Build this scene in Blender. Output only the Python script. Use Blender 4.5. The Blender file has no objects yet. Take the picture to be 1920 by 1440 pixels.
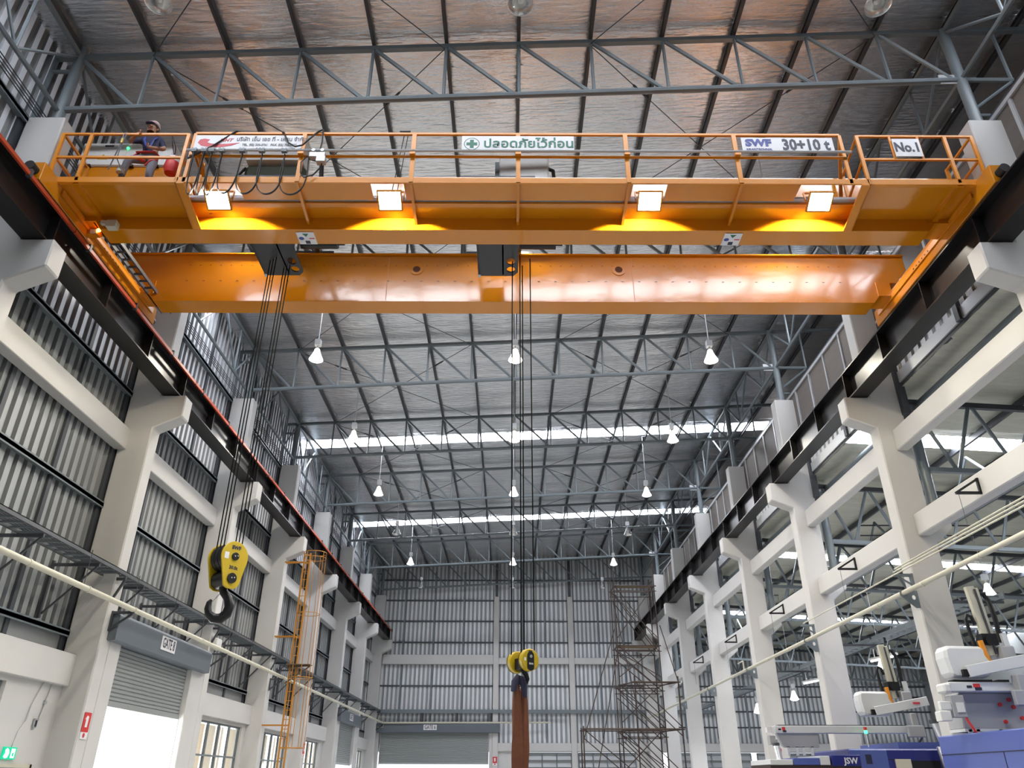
import bpy, bmesh, math, random
from mathutils import Vector, Matrix
random.seed(7)
scn = bpy.context.scene
COL = scn.collection
PI = math.pi
# ------------------------------------------------------------------ camera
F, PIT, YAW, ROL = 1416.2, 0.4836, 0.0007, 0.0025
fw = Vector((math.sin(YAW)*math.cos(PIT), math.cos(YAW)*math.cos(PIT), math.sin(PIT)))
rt = Vector((math.cos(YAW), -math.sin(YAW), 0)); up = rt.cross(fw)
r2 = rt*math.cos(ROL)+up*math.sin(ROL); u2 = r2.cross(fw)
cam_d = bpy.data.cameras.new('camera'); cam = bpy.data.objects.new('camera', cam_d); COL.objects.link(cam)
cam_d.sensor_fit = 'HORIZONTAL'; cam_d.sensor_width = 36; cam_d.lens = 36*F/1920
cam_d.clip_start = .05; cam_d.clip_end = 400
m = Matrix((r2, u2, -fw)).transposed().to_4x4(); m.translation = (0, 0, 1.6)
cam.matrix_world = m
scn.camera = cam
# ------------------------------------------------------------------ light
vs = scn.view_settings
vs.view_transform = 'Standard'; vs.look = 'None'; vs.gamma = 1; vs.use_curve_mapping = False
vs.exposure = 0.0
scn.cycles.max_bounces = 8; scn.cycles.diffuse_bounces = 5; scn.cycles.glossy_bounces = 4
scn.cycles.transmission_bounces = 4; scn.cycles.sample_clamp_indirect = 6; scn.cycles.caustics_reflective = False
w = bpy.data.worlds.new('sky'); scn.world = w; w.use_nodes = True
bg = w.node_tree.nodes['Background']; bg.inputs[0].default_value = (.93, .96, 1, 1); bg.inputs[1].default_value = 3.2
SKY_E = 26.0      # daylight through the translucent roof sheets
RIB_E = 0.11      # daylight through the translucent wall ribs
BAY_P = 760.0      # one lit high-bay lamp (W)
FLOOD_P = 760.0   # one crane floodlight (W)

def area(name, loc, rot, sx, sy, power, color=(1, .98, .95)):
    l = bpy.data.lights.new(name, 'AREA'); l.shape = 'RECTANGLE'; l.size = sx; l.size_y = sy; l.energy = power; l.color = color
    o = bpy.data.objects.new(name, l); COL.objects.link(o); o.location = loc; o.rotation_euler = rot
    return o
# daylight entering by the openings: gate 8 on the left, and the farther left gate
area('daylight_gate_left', (-10.6, 19.5, 1.9), (0, -PI/2, 0), 4.2, 6.5, 900)
area('daylight_gate_left', (-10.6, 43.4, 1.7), (0, -PI/2, 0), 3.6, 6.0, 600)

# ------------------------------------------------------------------ materials
MATS = {}
def mat(name, col, rough=.6, metal=0.0, noise=0.0, nscale=6.0, bump=0.0, bscale=40.0, emit=None, es=0.0, spec=.5, stretch=(1, 1, 1), coat=0.0):
    mt = bpy.data.materials.new(name); mt.use_nodes = True
    nt = mt.node_tree; b = nt.nodes['Principled BSDF']
    b.inputs['Base Color'].default_value = (*col, 1); b.inputs['Roughness'].default_value = rough
    b.inputs['Metallic'].default_value = metal; b.inputs['Specular IOR Level'].default_value = spec
    if coat: b.inputs['Coat Weight'].default_value = coat; b.inputs['Coat Roughness'].default_value = .08
    if noise or bump:
        tc = nt.nodes.new('ShaderNodeTexCoord'); mp = nt.nodes.new('ShaderNodeMapping'); mp.inputs['Scale'].default_value = stretch
        nt.links.new(tc.outputs['Object'], mp.inputs['Vector'])
    if noise:
        n = nt.nodes.new('ShaderNodeTexNoise'); n.inputs['Scale'].default_value = nscale; n.inputs['Detail'].default_value = 5
        r = nt.nodes.new('ShaderNodeMapRange'); r.inputs[3].default_value = 1-noise; r.inputs[4].default_value = 1+noise*.6
        mx = nt.nodes.new('ShaderNodeMix'); mx.data_type = 'RGBA'; mx.blend_type = 'MULTIPLY'; mx.inputs[0].default_value = 1
        mx.inputs[6].default_value = (*col, 1)
        nt.links.new(mp.outputs[0], n.inputs['Vector']); nt.links.new(n.outputs[0], r.inputs[0]); nt.links.new(r.outputs[0], mx.inputs[7])
        nt.links.new(mx.outputs[2], b.inputs['Base Color'])
    if bump:
        n2 = nt.nodes.new('ShaderNodeTexNoise'); n2.inputs['Scale'].default_value = bscale; n2.inputs['Detail'].default_value = 4
        bp = nt.nodes.new('ShaderNodeBump'); bp.inputs['Strength'].default_value = bump; bp.inputs['Distance'].default_value = .04
        nt.links.new(mp.outputs[0], n2.inputs['Vector']); nt.links.new(n2.outputs[0], bp.inputs['Height']); nt.links.new(bp.outputs[0], b.inputs['Normal'])
    if emit:
        b.inputs['Emission Color'].default_value = (*emit, 1); b.inputs['Emission Strength'].default_value = es
    MATS[name] = mt
    return mt
mat('white_paint', (.555, .55, .54), .75, noise=.06, nscale=1.3, bump=.05, bscale=30)
mat('concrete_floor', (.42, .42, .41), .45, noise=.2, nscale=.8)
mat('steel_grey', (.155, .185, .205), .38, noise=.06, nscale=3)
mat('tray_grey', (.085, .09, .10), .45)
mat('steel_dark', (.05, .055, .065), .5)
mat('runway_black', (.011, .010, .011), .3, noise=.3, nscale=2, spec=.3)
mat('orange', (.60, .215, .005), .15, noise=.04, nscale=1.5, bump=.16, bscale=1.9, coat=.25)
mat('orange_rail', (.66, .24, .01), .35)
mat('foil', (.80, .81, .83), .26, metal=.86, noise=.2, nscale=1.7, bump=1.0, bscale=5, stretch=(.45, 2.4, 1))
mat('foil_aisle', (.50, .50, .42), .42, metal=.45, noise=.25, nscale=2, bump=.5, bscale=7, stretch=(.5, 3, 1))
mat('cladding_shade', (.16, .17, .18), .5, metal=.2)  # darker copy of cladding: shade between the ribs put into the colour
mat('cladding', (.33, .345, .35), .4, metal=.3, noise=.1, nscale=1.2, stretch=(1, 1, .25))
mat('cladding_far_shade', (.33, .345, .36), .5, metal=.1)  # end wall sheets: valley shade painted as a darker tone of cladding_far
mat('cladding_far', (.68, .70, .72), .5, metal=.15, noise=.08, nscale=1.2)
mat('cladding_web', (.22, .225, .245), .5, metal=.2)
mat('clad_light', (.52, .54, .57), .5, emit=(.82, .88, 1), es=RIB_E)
mat('skylight', (.8, .8, .8), .5, emit=(.9, .93, 1), es=SKY_E)
mat('bulkhead', (.135, .118, .105), .6, noise=.18, nscale=1.2, stretch=(1, .6, 4))
mat('bright_steel', (.48, .50, .52), .4, metal=.3)
mat('red_bar', (.42, .055, .018), .45)
mat('black', (.008, .008, .010), .38, spec=.35)
mat('black_frame', (.016, .018, .024), .32)
mat('rubber', (.01, .01, .01), .6)
mat('yellow', (.52, .37, .008), .4, noise=.1, nscale=4)
mat('ladder_yellow', (.44, .19, .02), .5)
mat('cream', (.55, .53, .43), .45)
mat('sign_white', (.72, .72, .74), .45)
mat('rope', (.006, .006, .006), .9, spec=.1)
mat('sign_green', (.002, .13, .075), .5)
mat('sign_blue', (.035, .06, .28), .5)
mat('ink', (.012, .014, .04), .5)
mat('ink_grey', (.12, .12, .14), .5)
mat('red', (.55, .03, .03), .45)
mat('red_soft', (.55, .06, .08), .5)
mat('hole_brown', (.10, .03, .008), .8)
mat('rust', (.032, .018, .015), .7, noise=.4, nscale=5)
mat('plank', (.11, .075, .04), .8)
mat('shutter', (.30, .32, .32), .5, metal=.2)
mat('housing', (.115, .135, .16), .5, noise=.12, nscale=1.0)
mat('cabinet', (.66, .67, .66), .4)
mat('machine_blue', (.075, .11, .36), .28, noise=.05)
mat('machine_dark_blue', (.015, .02, .17), .3)
mat('machine_white', (.62, .64, .66), .4)
mat('machine_grey', (.34, .35, .37), .5)
mat('sling', (.15, .05, .022), .9, noise=.25, nscale=9, bump=.3, bscale=60)
mat('skin', (.36, .19, .12), .6)
mat('navy', (.02, .02, .055), .8)
mat('trouser', (.17, .17, .20), .85, noise=.15, nscale=8)
mat('chrome', (.85, .85, .85), .22, metal=.8)
mat('green_lamp', (.0, .5, .15), .4, emit=(.05, 1, .25), es=4)
mat('exit_green', (.0, .3, .15), .4, emit=(.0, .55, .28), es=.9)
mat('exit_white', (.9, .9, .9), .4, emit=(.85, 1, .95), es=1.6)
mat('orange_lamp', (1, .3, .02), .4, emit=(1, .35, .05), es=14)
mat('lamp_on', (1, 1, 1), .4, emit=(1, .93, .80), es=14)
mat('lamp_cool', (1, 1, 1), .4, emit=(.95, .93, 1), es=5)
mat('flood_on', (1, 1, 1), .4, emit=(1, .94, .78), es=170)
mat('reflector', (.75, .75, .74), .25, metal=.85)
mat('reflector_lit', (.8, .78, .74), .4, emit=(1, .95, .85), es=1.6)
mat('ground_out', (.6, .6, .58), .9)
mat('curtain', (.62, .55, .42), .9)
mat('olive', (.03, .035, .02), .6)
def glassy(name, col, fac):
    mt = bpy.data.materials.new(name); mt.use_nodes = True; nt = mt.node_tree
    nt.nodes.remove(nt.nodes['Principled BSDF']); out = nt.nodes['Material Output']
    t = nt.nodes.new('ShaderNodeBsdfTransparent'); g = nt.nodes.new('ShaderNodeBsdfGlossy'); g.inputs['Roughness'].default_value = .08
    g.inputs[0].default_value = (*col, 1); mx = nt.nodes.new('ShaderNodeMixShader'); mx.inputs[0].default_value = fac
    nt.links.new(t.outputs[0], mx.inputs[1]); nt.links.new(g.outputs[0], mx.inputs[2]); nt.links.new(mx.outputs[0], out.inputs[0])
    MATS[name] = mt
glassy('clear_glass', (.9, .9, .88), .22)
def transl(name, col, d=.5):
    mt = bpy.data.materials.new(name); mt.use_nodes = True; nt = mt.node_tree
    nt.nodes.remove(nt.nodes['Principled BSDF']); out = nt.nodes['Material Output']
    t = nt.nodes.new('ShaderNodeBsdfTranslucent'); g = nt.nodes.new('ShaderNodeBsdfDiffuse')
    t.inputs[0].default_value = (*col, 1); g.inputs[0].default_value = (*col, 1)
    mx = nt.nodes.new('ShaderNodeMixShader'); mx.inputs[0].default_value = d
    nt.links.new(t.outputs[0], mx.inputs[1]); nt.links.new(g.outputs[0], mx.inputs[2]); nt.links.new(mx.outputs[0], out.inputs[0])
    MATS[name] = mt
transl('curtain', (.72, .62, .46), .55)

# ------------------------------------------------------------------ mesh helpers
class MB:
    def __init__(s): s.v = []; s.f = []; s.m = []; s.mi = 0
    def add(s, vs, fs):
        o = len(s.v); s.v += [tuple(p) for p in vs]
        for f in fs: s.f.append([i+o for i in f]); s.m.append(s.mi)
        return s
    def box(s, x0, x1, y0, y1, z0, z1):
        v = [(x, y, z) for z in (z0, z1) for y in (y0, y1) for x in (x0, x1)]
        return s.add(v, [(0, 2, 3, 1), (4, 5, 7, 6), (0, 1, 5, 4), (2, 6, 7, 3), (0, 4, 6, 2), (1, 3, 7, 5)])
    def frame(s, d):
        d = Vector(d).normalized(); a = Vector((0, 0, 1)) if abs(d.z) < .95 else Vector((0, 1, 0))
        u = d.cross(a).normalized(); return u, u.cross(d).normalized()
    def bar(s, p, q, r, n=8, r1=None, caps=True):
        p, q = Vector(p), Vector(q); u, w_ = s.frame(q-p); r1 = r if r1 is None else r1
        v = [p+(u*math.cos(2*PI*i/n)+w_*math.sin(2*PI*i/n))*r for i in range(n)] + [q+(u*math.cos(2*PI*i/n)+w_*math.sin(2*PI*i/n))*r1 for i in range(n)]
        f = [(i, (i+1) % n, n+(i+1) % n, n+i) for i in range(n)]
        if caps: f += [tuple(reversed(range(n))), tuple(range(n, 2*n))]
        return s.add(v, f)
    def rbar(s, p, q, w_, h, upv=None):
        p, q = Vector(p), Vector(q); d = (q-p).normalized()
        if upv is None: u, t = s.frame(d)
        else: u = d.cross(Vector(upv)).normalized(); t = u.cross(d).normalized()
        v = [c+u*a*w_/2+t*b*h/2 for c in (p, q) for a, b in ((-1, -1), (1, -1), (1, 1), (-1, 1))]
        return s.add(v, [(0, 1, 5, 4), (1, 2, 6, 5), (2, 3, 7, 6), (3, 0, 4, 7), (3, 2, 1, 0), (4, 5, 6, 7)])
    def tube(s, pts, r, n=8, flat=1.0, closed=False):
        pts = [Vector(p) for p in pts]; N = len(pts); rings = []
        rr = r if isinstance(r, (list, tuple)) else [r]*N
        pu = None
        for i, p in enumerate(pts):
            a = pts[(i-1) % N] if (i or closed) else p; b = pts[(i+1) % N] if (i < N-1 or closed) else p
            d = (b-a).normalized()
            if pu is None: u, t = s.frame(d)
            else:
                u = (pu-d*pu.dot(d)).normalized(); t = u.cross(d).normalized()
            pu = u
            rings.append([p+(u*math.cos(2*PI*k/n)*flat+t*math.sin(2*PI*k/n))*rr[i] for k in range(n)])
        v = [q for ring in rings for q in ring]; f = []
        for i in range(N if closed else N-1):
            j = (i+1) % N
            for k in range(n): f.append((i*n+k, i*n+(k+1) % n, j*n+(k+1) % n, j*n+k))
        if not closed: f += [tuple(reversed(range(n))), tuple(range((N-1)*n, N*n))]
        return s.add(v, f)
    def lathe(s, prof, n=20, c=(0, 0, 0)):
        v = [(c[0]+r*math.cos(2*PI*k/n), c[1]+r*math.sin(2*PI*k/n), c[2]+z) for r, z in prof for k in range(n)]
        f = [(i*n+k, i*n+(k+1) % n, (i+1)*n+(k+1) % n, (i+1)*n+k) for i in range(len(prof)-1) for k in range(n)]
        return s.add(v, f)
    def prism(s, poly, ax, a, b):
        """polygon in the plane normal to ax, extruded a..b (poly coords are the two other axes in xyz order)"""
        n = len(poly)
        def P(q, d): return (d, q[0], q[1]) if ax == 'x' else (q[0], d, q[1]) if ax == 'y' else (q[0], q[1], d)
        v = [P(q, a) for q in poly]+[P(q, b) for q in poly]
        return s.add(v, [(i, (i+1) % n, n+(i+1) % n, n+i) for i in range(n)]+[tuple(reversed(range(n))), tuple(range(n, 2*n))])
    def xform(s, M):
        s.v = [tuple(M @ Vector(p)) for p in s.v]; return s
    def mesh(s, name, mats, smooth=False, bevel=0):
        me = bpy.data.meshes.new(name); me.from_pydata(s.v, [], s.f)
        for mm in ([mats] if isinstance(mats, str) else mats): me.materials.append(MATS[mm])
        if s.mi or any(s.m): me.polygons.foreach_set('material_index', s.m)
        bm = bmesh.new(); bm.from_mesh(me)
        if bevel:
            es = [e for e in bm.edges if len(e.link_faces) == 2 and e.calc_face_angle(0) > .5]
            bmesh.ops.bevel(bm, geom=es, offset=bevel, segments=1, affect='EDGES')
        bmesh.ops.recalc_face_normals(bm, faces=bm.faces); bm.to_mesh(me); bm.free()
        if smooth: me.polygons.foreach_set('use_smooth', [True]*len(me.polygons)); me.set_sharp_from_angle(angle=.7)
        me.update(); return me
    def build(s, name, mats, parent=None, smooth=False, bevel=0, loc=None):
        o = bpy.data.objects.new(name, s.mesh(name, mats, smooth, bevel)); COL.objects.link(o)
        if parent: o.parent = parent
        if loc: o.location = loc
        return o
def ob(name, me, parent=None, loc=(0, 0, 0), rz=0):
    o = bpy.data.objects.new(name, me); COL.objects.link(o); o.location = loc; o.rotation_euler.z = rz
    if parent: o.parent = parent
    return o
def B(*a): return MB().box(*a)
def thing(name, label, cat, loc=(0, 0, 0), rz=0, group=None, kind=None):
    o = bpy.data.objects.new(name, None); COL.objects.link(o); o.location = loc; o.rotation_euler = (0, 0, rz); o.empty_display_size = .1
    return tag(o, label, cat, group, kind)
def tag(o, label=None, cat=None, group=None, kind=None):
    if label: o['label'] = label
    if cat: o['category'] = cat
    if group: o['group'] = group
    if kind: o['kind'] = kind
    return o
def dup(root, loc, rz=None, label=None):
    r = root.copy(); COL.objects.link(r); r.location = loc
    if rz is not None: r.rotation_euler = (0, 0, rz)
    if label: r['label'] = label
    for ch in list(root.children):
        c = ch.copy(); COL.objects.link(c); c.parent = r
        for g in ch.children:
            d = g.copy(); COL.objects.link(d); d.parent = c
    return r
def text(name, body, size, mt, parent, M, off=0.0, depth=.002, sx=1.0, shear=0.0, align='CENTER'):
    c = bpy.data.curves.new(name, 'FONT'); c.body = body; c.size = size; c.align_x = align; c.align_y = 'CENTER'
    c.offset = off; c.extrude = depth; c.shear = shear; c.resolution_u = 2
    t = bpy.data.objects.new(name, c); COL.objects.link(t)
    bpy.context.view_layer.update()
    me = bpy.data.meshes.new_from_object(t.evaluated_get(bpy.context.evaluated_depsgraph_get()))
    bpy.data.objects.remove(t); bpy.data.curves.remove(c)
    me.materials.clear(); me.materials.append(MATS[mt]); me.transform(M @ Matrix.Diagonal((sx, 1, 1, 1)))
    o = bpy.data.objects.new(name, me); COL.objects.link(o); o.parent = parent
    return o
def face_y(x, y, z):   # text plane facing -y
    return Matrix.Translation((x, y, z)) @ Matrix.Rotation(PI/2, 4, 'X')
def face_x(x, y, z):   # text plane facing +x (left wall); reads along +y
    return Matrix.Translation((x, y, z)) @ Matrix.Rotation(PI/2, 4, 'Z') @ Matrix.Rotation(PI/2, 4, 'X')
ORD = ['first', 'second', 'third', 'fourth', 'fifth', 'sixth', 'seventh', 'eighth', 'ninth', 'tenth', 'eleventh', 'twelfth', 'thirteenth']
YF = [10.42+6*k for k in range(-5, 9)]       # column front faces, index 5 = the first column in view
def yf(k): return 10.42+6*k
def zb(x): return 13.67+.051*x               # bottom chord
def zt(x): return 15.14+.048*x               # top chord
def zr(x): return zt(x)+.235                 # roof lining
PUR = [.13+1.5*n for n in range(-6, 9)]

# ------------------------------------------------------------------ floor and ground
MB().box(-10, 28, -14, 54, -.2, 0).build('floor', 'concrete_floor')['kind'] = 'structure'
MB().box(-60, 70, -60, 110, -.6, -.25).build('ground', 'ground_out')['kind'] = 'structure'

# ------------------------------------------------------------------ main roof
roof = thing('ceiling', 'silver foil lined sloping roof of the main hall', 'ceiling', kind='structure')
def foil_mesh(w_, l_, seed):
    rnd = random.Random(seed); nx, ny = 4, max(6, int(l_/.17)); mb = MB(); v = []
    sag = [rnd.uniform(-.016, .016) for j in range(ny+1)]
    tilt = [rnd.uniform(-.018, .018) for j in range(ny+1)]
    for j in range(ny+1):
        if j % 7 == 3: sag[j] -= .03
        for i in range(nx+1):
            x = w_*i/nx; e = math.sin(PI*i/nx); k = 1 if 0 < j < ny else 0
            v.append((x, l_*j/ny, .048*x+k*((sag[j]-.022)*(.3+.7*e)+tilt[j]*(i/nx-.5)+rnd.uniform(-.009, .009)*e)))
    f = [(j*(nx+1)+i, (j+1)*(nx+1)+i, (j+1)*(nx+1)+i+1, j*(nx+1)+i+1) for j in range(ny) for i in range(nx)]
    mb.add(v, f); me = mb.mesh('foil', 'foil', True); return me
FO = {l: [foil_mesh(1.5, l, s+int(l*10)) for s in range(4)] for l in (6.0, 2.3, 2.88)}
skm = MB()
for i in range(12):
    x = 1.5*i/12; skm.prism([(x, .048*x), (x+.03, .048*x+.03), (x+.095, .048*x+.03), (x+.125, .048*x)], 'y', 0, .82)
sk_me = skm.mesh('skylight_panel', 'skylight')
xs = [PUR[0]-1.5]+PUR
for b in range(-4, 7):
    y0 = 10.63+6*b
    for i, x in enumerate(xs[:-1]):
        if (b+4) % 2 == 1 and b > -2:
            ob('foil_panel', FO[2.3][(i*7+b) % 4], roof, (x, y0, zr(x)))
            ob('skylight_panel', sk_me, roof, (x, y0+2.3, zr(x)))
            ob('foil_panel', FO[2.88][(i*5+b) % 4], roof, (x, y0+3.12, zr(x)))
        else:
            ob('foil_panel', FO[6.0][(i*3+b) % 4], roof, (x, y0, zr(x)))
MB().prism([(xs[0], zr(xs[0])), (xs[-1], zr(xs[-1])), (xs[-1], zr(xs[-1])+.03), (xs[0], zr(xs[0])+.03)], 'y', 52.63, 53.6).build('roof_edge_sheet', 'foil', roof)
pm = MB()
for a in ((-.035, .035, 0, .012), (-.035, .035, .148, .16), (.024, .035, 0, .16), (-.035, -.024, 0, .035), (-.035, -.024, .125, .16)):
    pm.box(a[0], a[1], -14, 53.5, a[2], a[3])
pme = pm.mesh('purlin', 'steel_dark')
for x in PUR: ob('purlin', pme, roof, (x, 0, zt(x)+.065))
rods = [(-7.4, -1.4), (-1.4, -7.4), (1.6, 7.6), (7.6, 1.6)]
for b in range(-1, 6):
    for (xa, xb) in rods:
        p = Vector((xa, 10.63+6*b, zt(xa)-.05)); q = Vector((xb, 16.63+6*b, zt(xb)-.05)); md = p.lerp(q, .18)
        MB().bar(p, q, .011, 6).bar(md, p.lerp(q, .235), .028, 6).build('brace_rod', 'steel_dark', roof)

# ------------------------------------------------------------------ transverse trusses
def truss(label):
    t = thing('roof_truss', label, 'roof truss', (0, 0, 0), group='roof trusses across the main hall')
    MB().bar((-8.85, 0, zb(-8.85)), (9.05, 0, zb(9.05)), .065).bar((-5.6, 0, zb(-5.6)), (-5.2, 0, zb(-5.2)), .073).bar((3.4, 0, zb(3.4)), (3.8, 0, zb(3.8)), .073).build('bottom_chord', 'steel_grey', t, True)
    MB().rbar((-9.5, 0, zt(-9.5)), (12.1, 0, zt(12.1)), .1, .1).build('top_chord', 'steel_grey', t)
    for n in range(1, 12):
        x = PUR[n]; MB().bar((x, 0, zb(x)), (x, 0, zt(x)), .034, 6).build('vertical', 'steel_grey', t, True)
    for n in range(12):
        a = PUR[n]; b = PUR[n+1] if n < 11 else 9.0
        MB().bar((a+.06, 0, zt(a)-.04), (b-.12, 0, zb(b)+.05), .042, 6).build('diagonal', 'steel_grey', t, True)
    MB().box(8.62, 8.95, -.012, .012, zb(8.8)-.09, zb(8.8)+.16).build('gusset_plate', 'bright_steel', t)
    mb = MB().bar((9.05, 0, 14.14), (10.1, 0, 14.14), .05, 6).bar((9.05, 0, 13.15), (9.36, 0, 13.15), .035, 6)
    mb.bar((9.08, 0, 13.3), (10.05, 0, 14.08), .035, 6).bar((10.08, 0, 14.14), (10.08, 0, 15.6), .035, 6)
    mb.build('eaves_arm', 'steel_grey', t, True)
    MB().bar((-9.35, 0, 12.75), (-9.35, 0, 14.72), .06, 6).bar((-9.35, 0, 14.3), (-8.95, 0, 14.3), .045, 6).build('wall_strut', 'steel_grey', t, True)
    return t
t0 = truss('grey steel roof truss nearest to the camera, above the crane railing'); t0.location = (0, 10.63, 0)
for k in range(1, 8):
    dup(t0, (0, 10.63+6*k, 0), label=['', 'grey roof truss mostly hidden behind the crane girders', 'first grey roof truss visible below the crane girders', 'second grey roof truss below the crane, in front of the near skylight', 'grey roof truss just past the near skylight strip', 'grey roof truss in front of the far skylight strip', 'sixth grey roof truss below the crane, past the far skylight strip', 'grey roof truss against the end wall of the hall'][k])
# eaves trusses along both sides, one bay long each
def eaves(side, label):
    X, zB, zT = (-8.85, 13.12, 14.72) if side < 0 else (9.05, 14.14, 15.55)
    t = thing('eaves_truss', label, 'truss', (X, 10.63, 0), group='longitudinal trusses on the %s' % ('left' if side < 0 else 'right'))
    MB().bar((0, 0, zB), (0, 6, zB), .05, 6).build('bottom_chord', 'steel_grey', t, True)
    MB().bar((0, 0, zT), (0, 6, zT), .06, 6).build('top_chord', 'steel_grey', t, True)
    for a, b in (((0, zT), (1.5, zB)), ((1.5, zB), (1.5, zT)), ((1.5, zB), (3, zT)), ((3, zT), (4.5, zB)), ((4.5, zB), (4.5, zT)), ((4.5, zB), (6, zT))):
        MB().bar((0, a[0], a[1]), (0, b[0], b[1]), .032, 6).build('web_member', 'steel_grey', t, True)
    return t
for side in (-1, 1):
    sd = 'left' if side < 0 else 'right'
    e0 = eaves(side, 'grey lattice truss running along the %s wall above the nearest column bay' % sd)
    dup(e0, (e0.location.x, 4.63, 0), label='grey lattice truss in the upper %s corner of the photo' % sd)
    for k in range(1, 7): dup(e0, (e0.location.x, 10.63+6*k, 0), label='grey lattice truss along the %s wall in the %s bay from the camera' % (sd, ORD[k]))

# ------------------------------------------------------------------ concrete columns and roof posts
def column_mesh(side):
    xi, xo, xt = (-8.54, -9.26, -7.91) if side < 0 else (8.72, 9.44, 8.09)
    pl = [(xo, 0), (xi, 0), (xi, 9.03 if side < 0 else 9.08), (xt, 9.33), (xt, 9.89), (xi, 9.89), (xi, 12.82), (xo, 12.82)]
    if side > 0: pl += [(xo, 6.9), (9.88, 6.9), (9.88, 6.62), (xo, 6.28)]
    return MB().prism(pl, 'y', 0, .42).mesh('concrete_column', 'white_paint', bevel=.025)
pmesh = MB().bar((0, 0, 12.8), (0, 0, 14.95), .105, 16).mesh('roof_post', 'steel_grey', True)
pmesh2 = MB().bar((0, 0, 12.8), (0, 0, 15.6), .105, 16).mesh('roof_post', 'steel_grey', True)
for side in (-1, 1):
    cm = column_mesh(side); sd = 'left' if side < 0 else 'right'
    for k in range(0, 8):
        o = ob('concrete_column', cm, None, (0, yf(k), 0))
        tag(o, 'white concrete corbel column on the %s, %s' % (sd, ['nearest to the camera, cut by the frame edge', 'second from the camera', 'third from the camera', 'fourth from the camera', 'fifth from the camera', 'sixth from the camera', 'seventh from the camera', 'in the far corner of the hall'][k]), 'column', 'concrete columns on the %s' % sd)
        o = ob('roof_post', pmesh if side < 0 else pmesh2, None, (-8.85 if side < 0 else 9.05, 10.63+6*k, 0))
        tag(o, 'grey round steel post on top of the %s %s column' % (ORD[k], sd), 'post', 'roof posts on the %s columns' % sd)

# ------------------------------------------------------------------ corrugated sheet
def sheet(w_, h, per=.3333, d=.05, mats=('cladding', 'cladding'), flip=1, cr=.54):
    """sheet in the local y-z plane, ribs proud towards +x*flip; material 0 = crest, 1 = valley"""
    mb = MB(); n = round(w_/per); p = w_/n
    for i in range(n):
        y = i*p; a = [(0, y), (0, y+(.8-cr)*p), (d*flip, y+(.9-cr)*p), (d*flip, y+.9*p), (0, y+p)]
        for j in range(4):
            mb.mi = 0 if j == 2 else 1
            (xa, ya), (xb, yb) = a[j], a[j+1]
            mb.add([(xa, ya, 0), (xb, yb, 0), (xb, yb, h), (xa, ya, h)], [(0, 1, 2, 3)])
    return mb.mesh('cladding_sheet', list(mats))
# ------------------------------------------------------------------ left wall
WL = thing('wall_left', 'left wall of grey corrugated sheets between white concrete beams', 'wall', kind='structure')
CV = ('cladding', 'cladding_shade')
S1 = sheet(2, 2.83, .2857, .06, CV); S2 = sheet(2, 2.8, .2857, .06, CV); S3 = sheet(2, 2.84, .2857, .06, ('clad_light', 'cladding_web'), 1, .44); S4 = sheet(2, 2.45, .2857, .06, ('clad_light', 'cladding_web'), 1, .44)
for b in range(-2, 7):
    y0 = yf(b)
    for j in range(3):
        for z, me in ((4.28, S1), (7.1, S2), (9.9, S3), (12.72, S4)):
            if b == -2 and z > 9: continue
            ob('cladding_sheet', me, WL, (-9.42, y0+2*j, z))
        if j: MB().box(-9.42, -9.3, y0+2*j-.06, y0+2*j+.06, 3.3, 14.9).build('mullion', 'steel_dark', WL)
    MB().box(-9.40, -9.30, y0-.12, y0+.58, 3.3, 12.9).build('column_flashing', 'steel_dark', WL)
    for z in (4.3, 7.1, 9.9, 12.72):
        if z < 5 and b in (1, 5): continue
        MB().box(-9.36, -9.22, y0+.42, y0+6, z-.04, z+.04).box(-9.24, -9.22, y0+.42, y0+6, z-.07, z+.07).build('girt', 'steel_grey', WL)
    MB().box(-9.32, -9.04, y0+.42, y0+6, 8.46, 8.97).build('concrete_beam', 'white_paint', WL, bevel=.015)
    for q in range(4):
        MB().bar((-9.2+.02*q, y0, 12.95+.05*q), (-9.2+.02*q, y0+6, 12.95+.05*q), .012, 5).build('wall_cable', 'steel_dark', WL)
    if b not in (1, 5):
        MB().box(-9.35, -8.95, y0+.42, y0+6, 3.27, 3.88).build('dado_beam', 'white_paint', WL, bevel=.015)
        MB().box(-9.45, -9.34, y0+.42, y0+6, 3.8, 4.35).build('sill_flashing', 'cladding', WL)
WIN = {-1: (5.2, 9.6), 0: (11.1, 14.55), 2: (24.2, 28.05), 3: (30.2, 33.9), 4: (36.2, 39.6), 6: (48.0, 51.6), -2: (0, 3.6)}
for b, (a, c) in WIN.items():
    y0 = yf(b)+.42; y1 = yf(b+1)
    for i, (p, q, z0, z1) in enumerate(((y0, a, 0, 3.27), (c, y1, 0, 3.27), (a, c, 0, .9), (a, c, 3.18, 3.27))):
        MB().box(-9.3, -9.08, p, q, z0, z1).build('plaster_panel', 'white_paint', WL)
for b in (1, 5):
    y0 = yf(b)
    MB().box(-9.32, -8.54, y0+.42, y0+.95, 0, 4.3).box(-9.32, -8.54, y0+5.15, y0+6, 0, 4.3).build('gate_pier', 'white_paint', WL, bevel=.02)
    MB().box(-9.45, -9.2, y0+.9, y0+5.2, 4.15, 4.4).build('lintel', 'white_paint', WL)
for b in range(-5, -2):
    MB().box(-9.5, -9.4, yf(b), yf(b+1), 0, 15.2).build('wall_panel', 'cladding', WL)
MB().box(-9.5, -9.4, -1.58, 10.42, 9.9, 15.2).build('wall_panel', 'cladding', WL)
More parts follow.
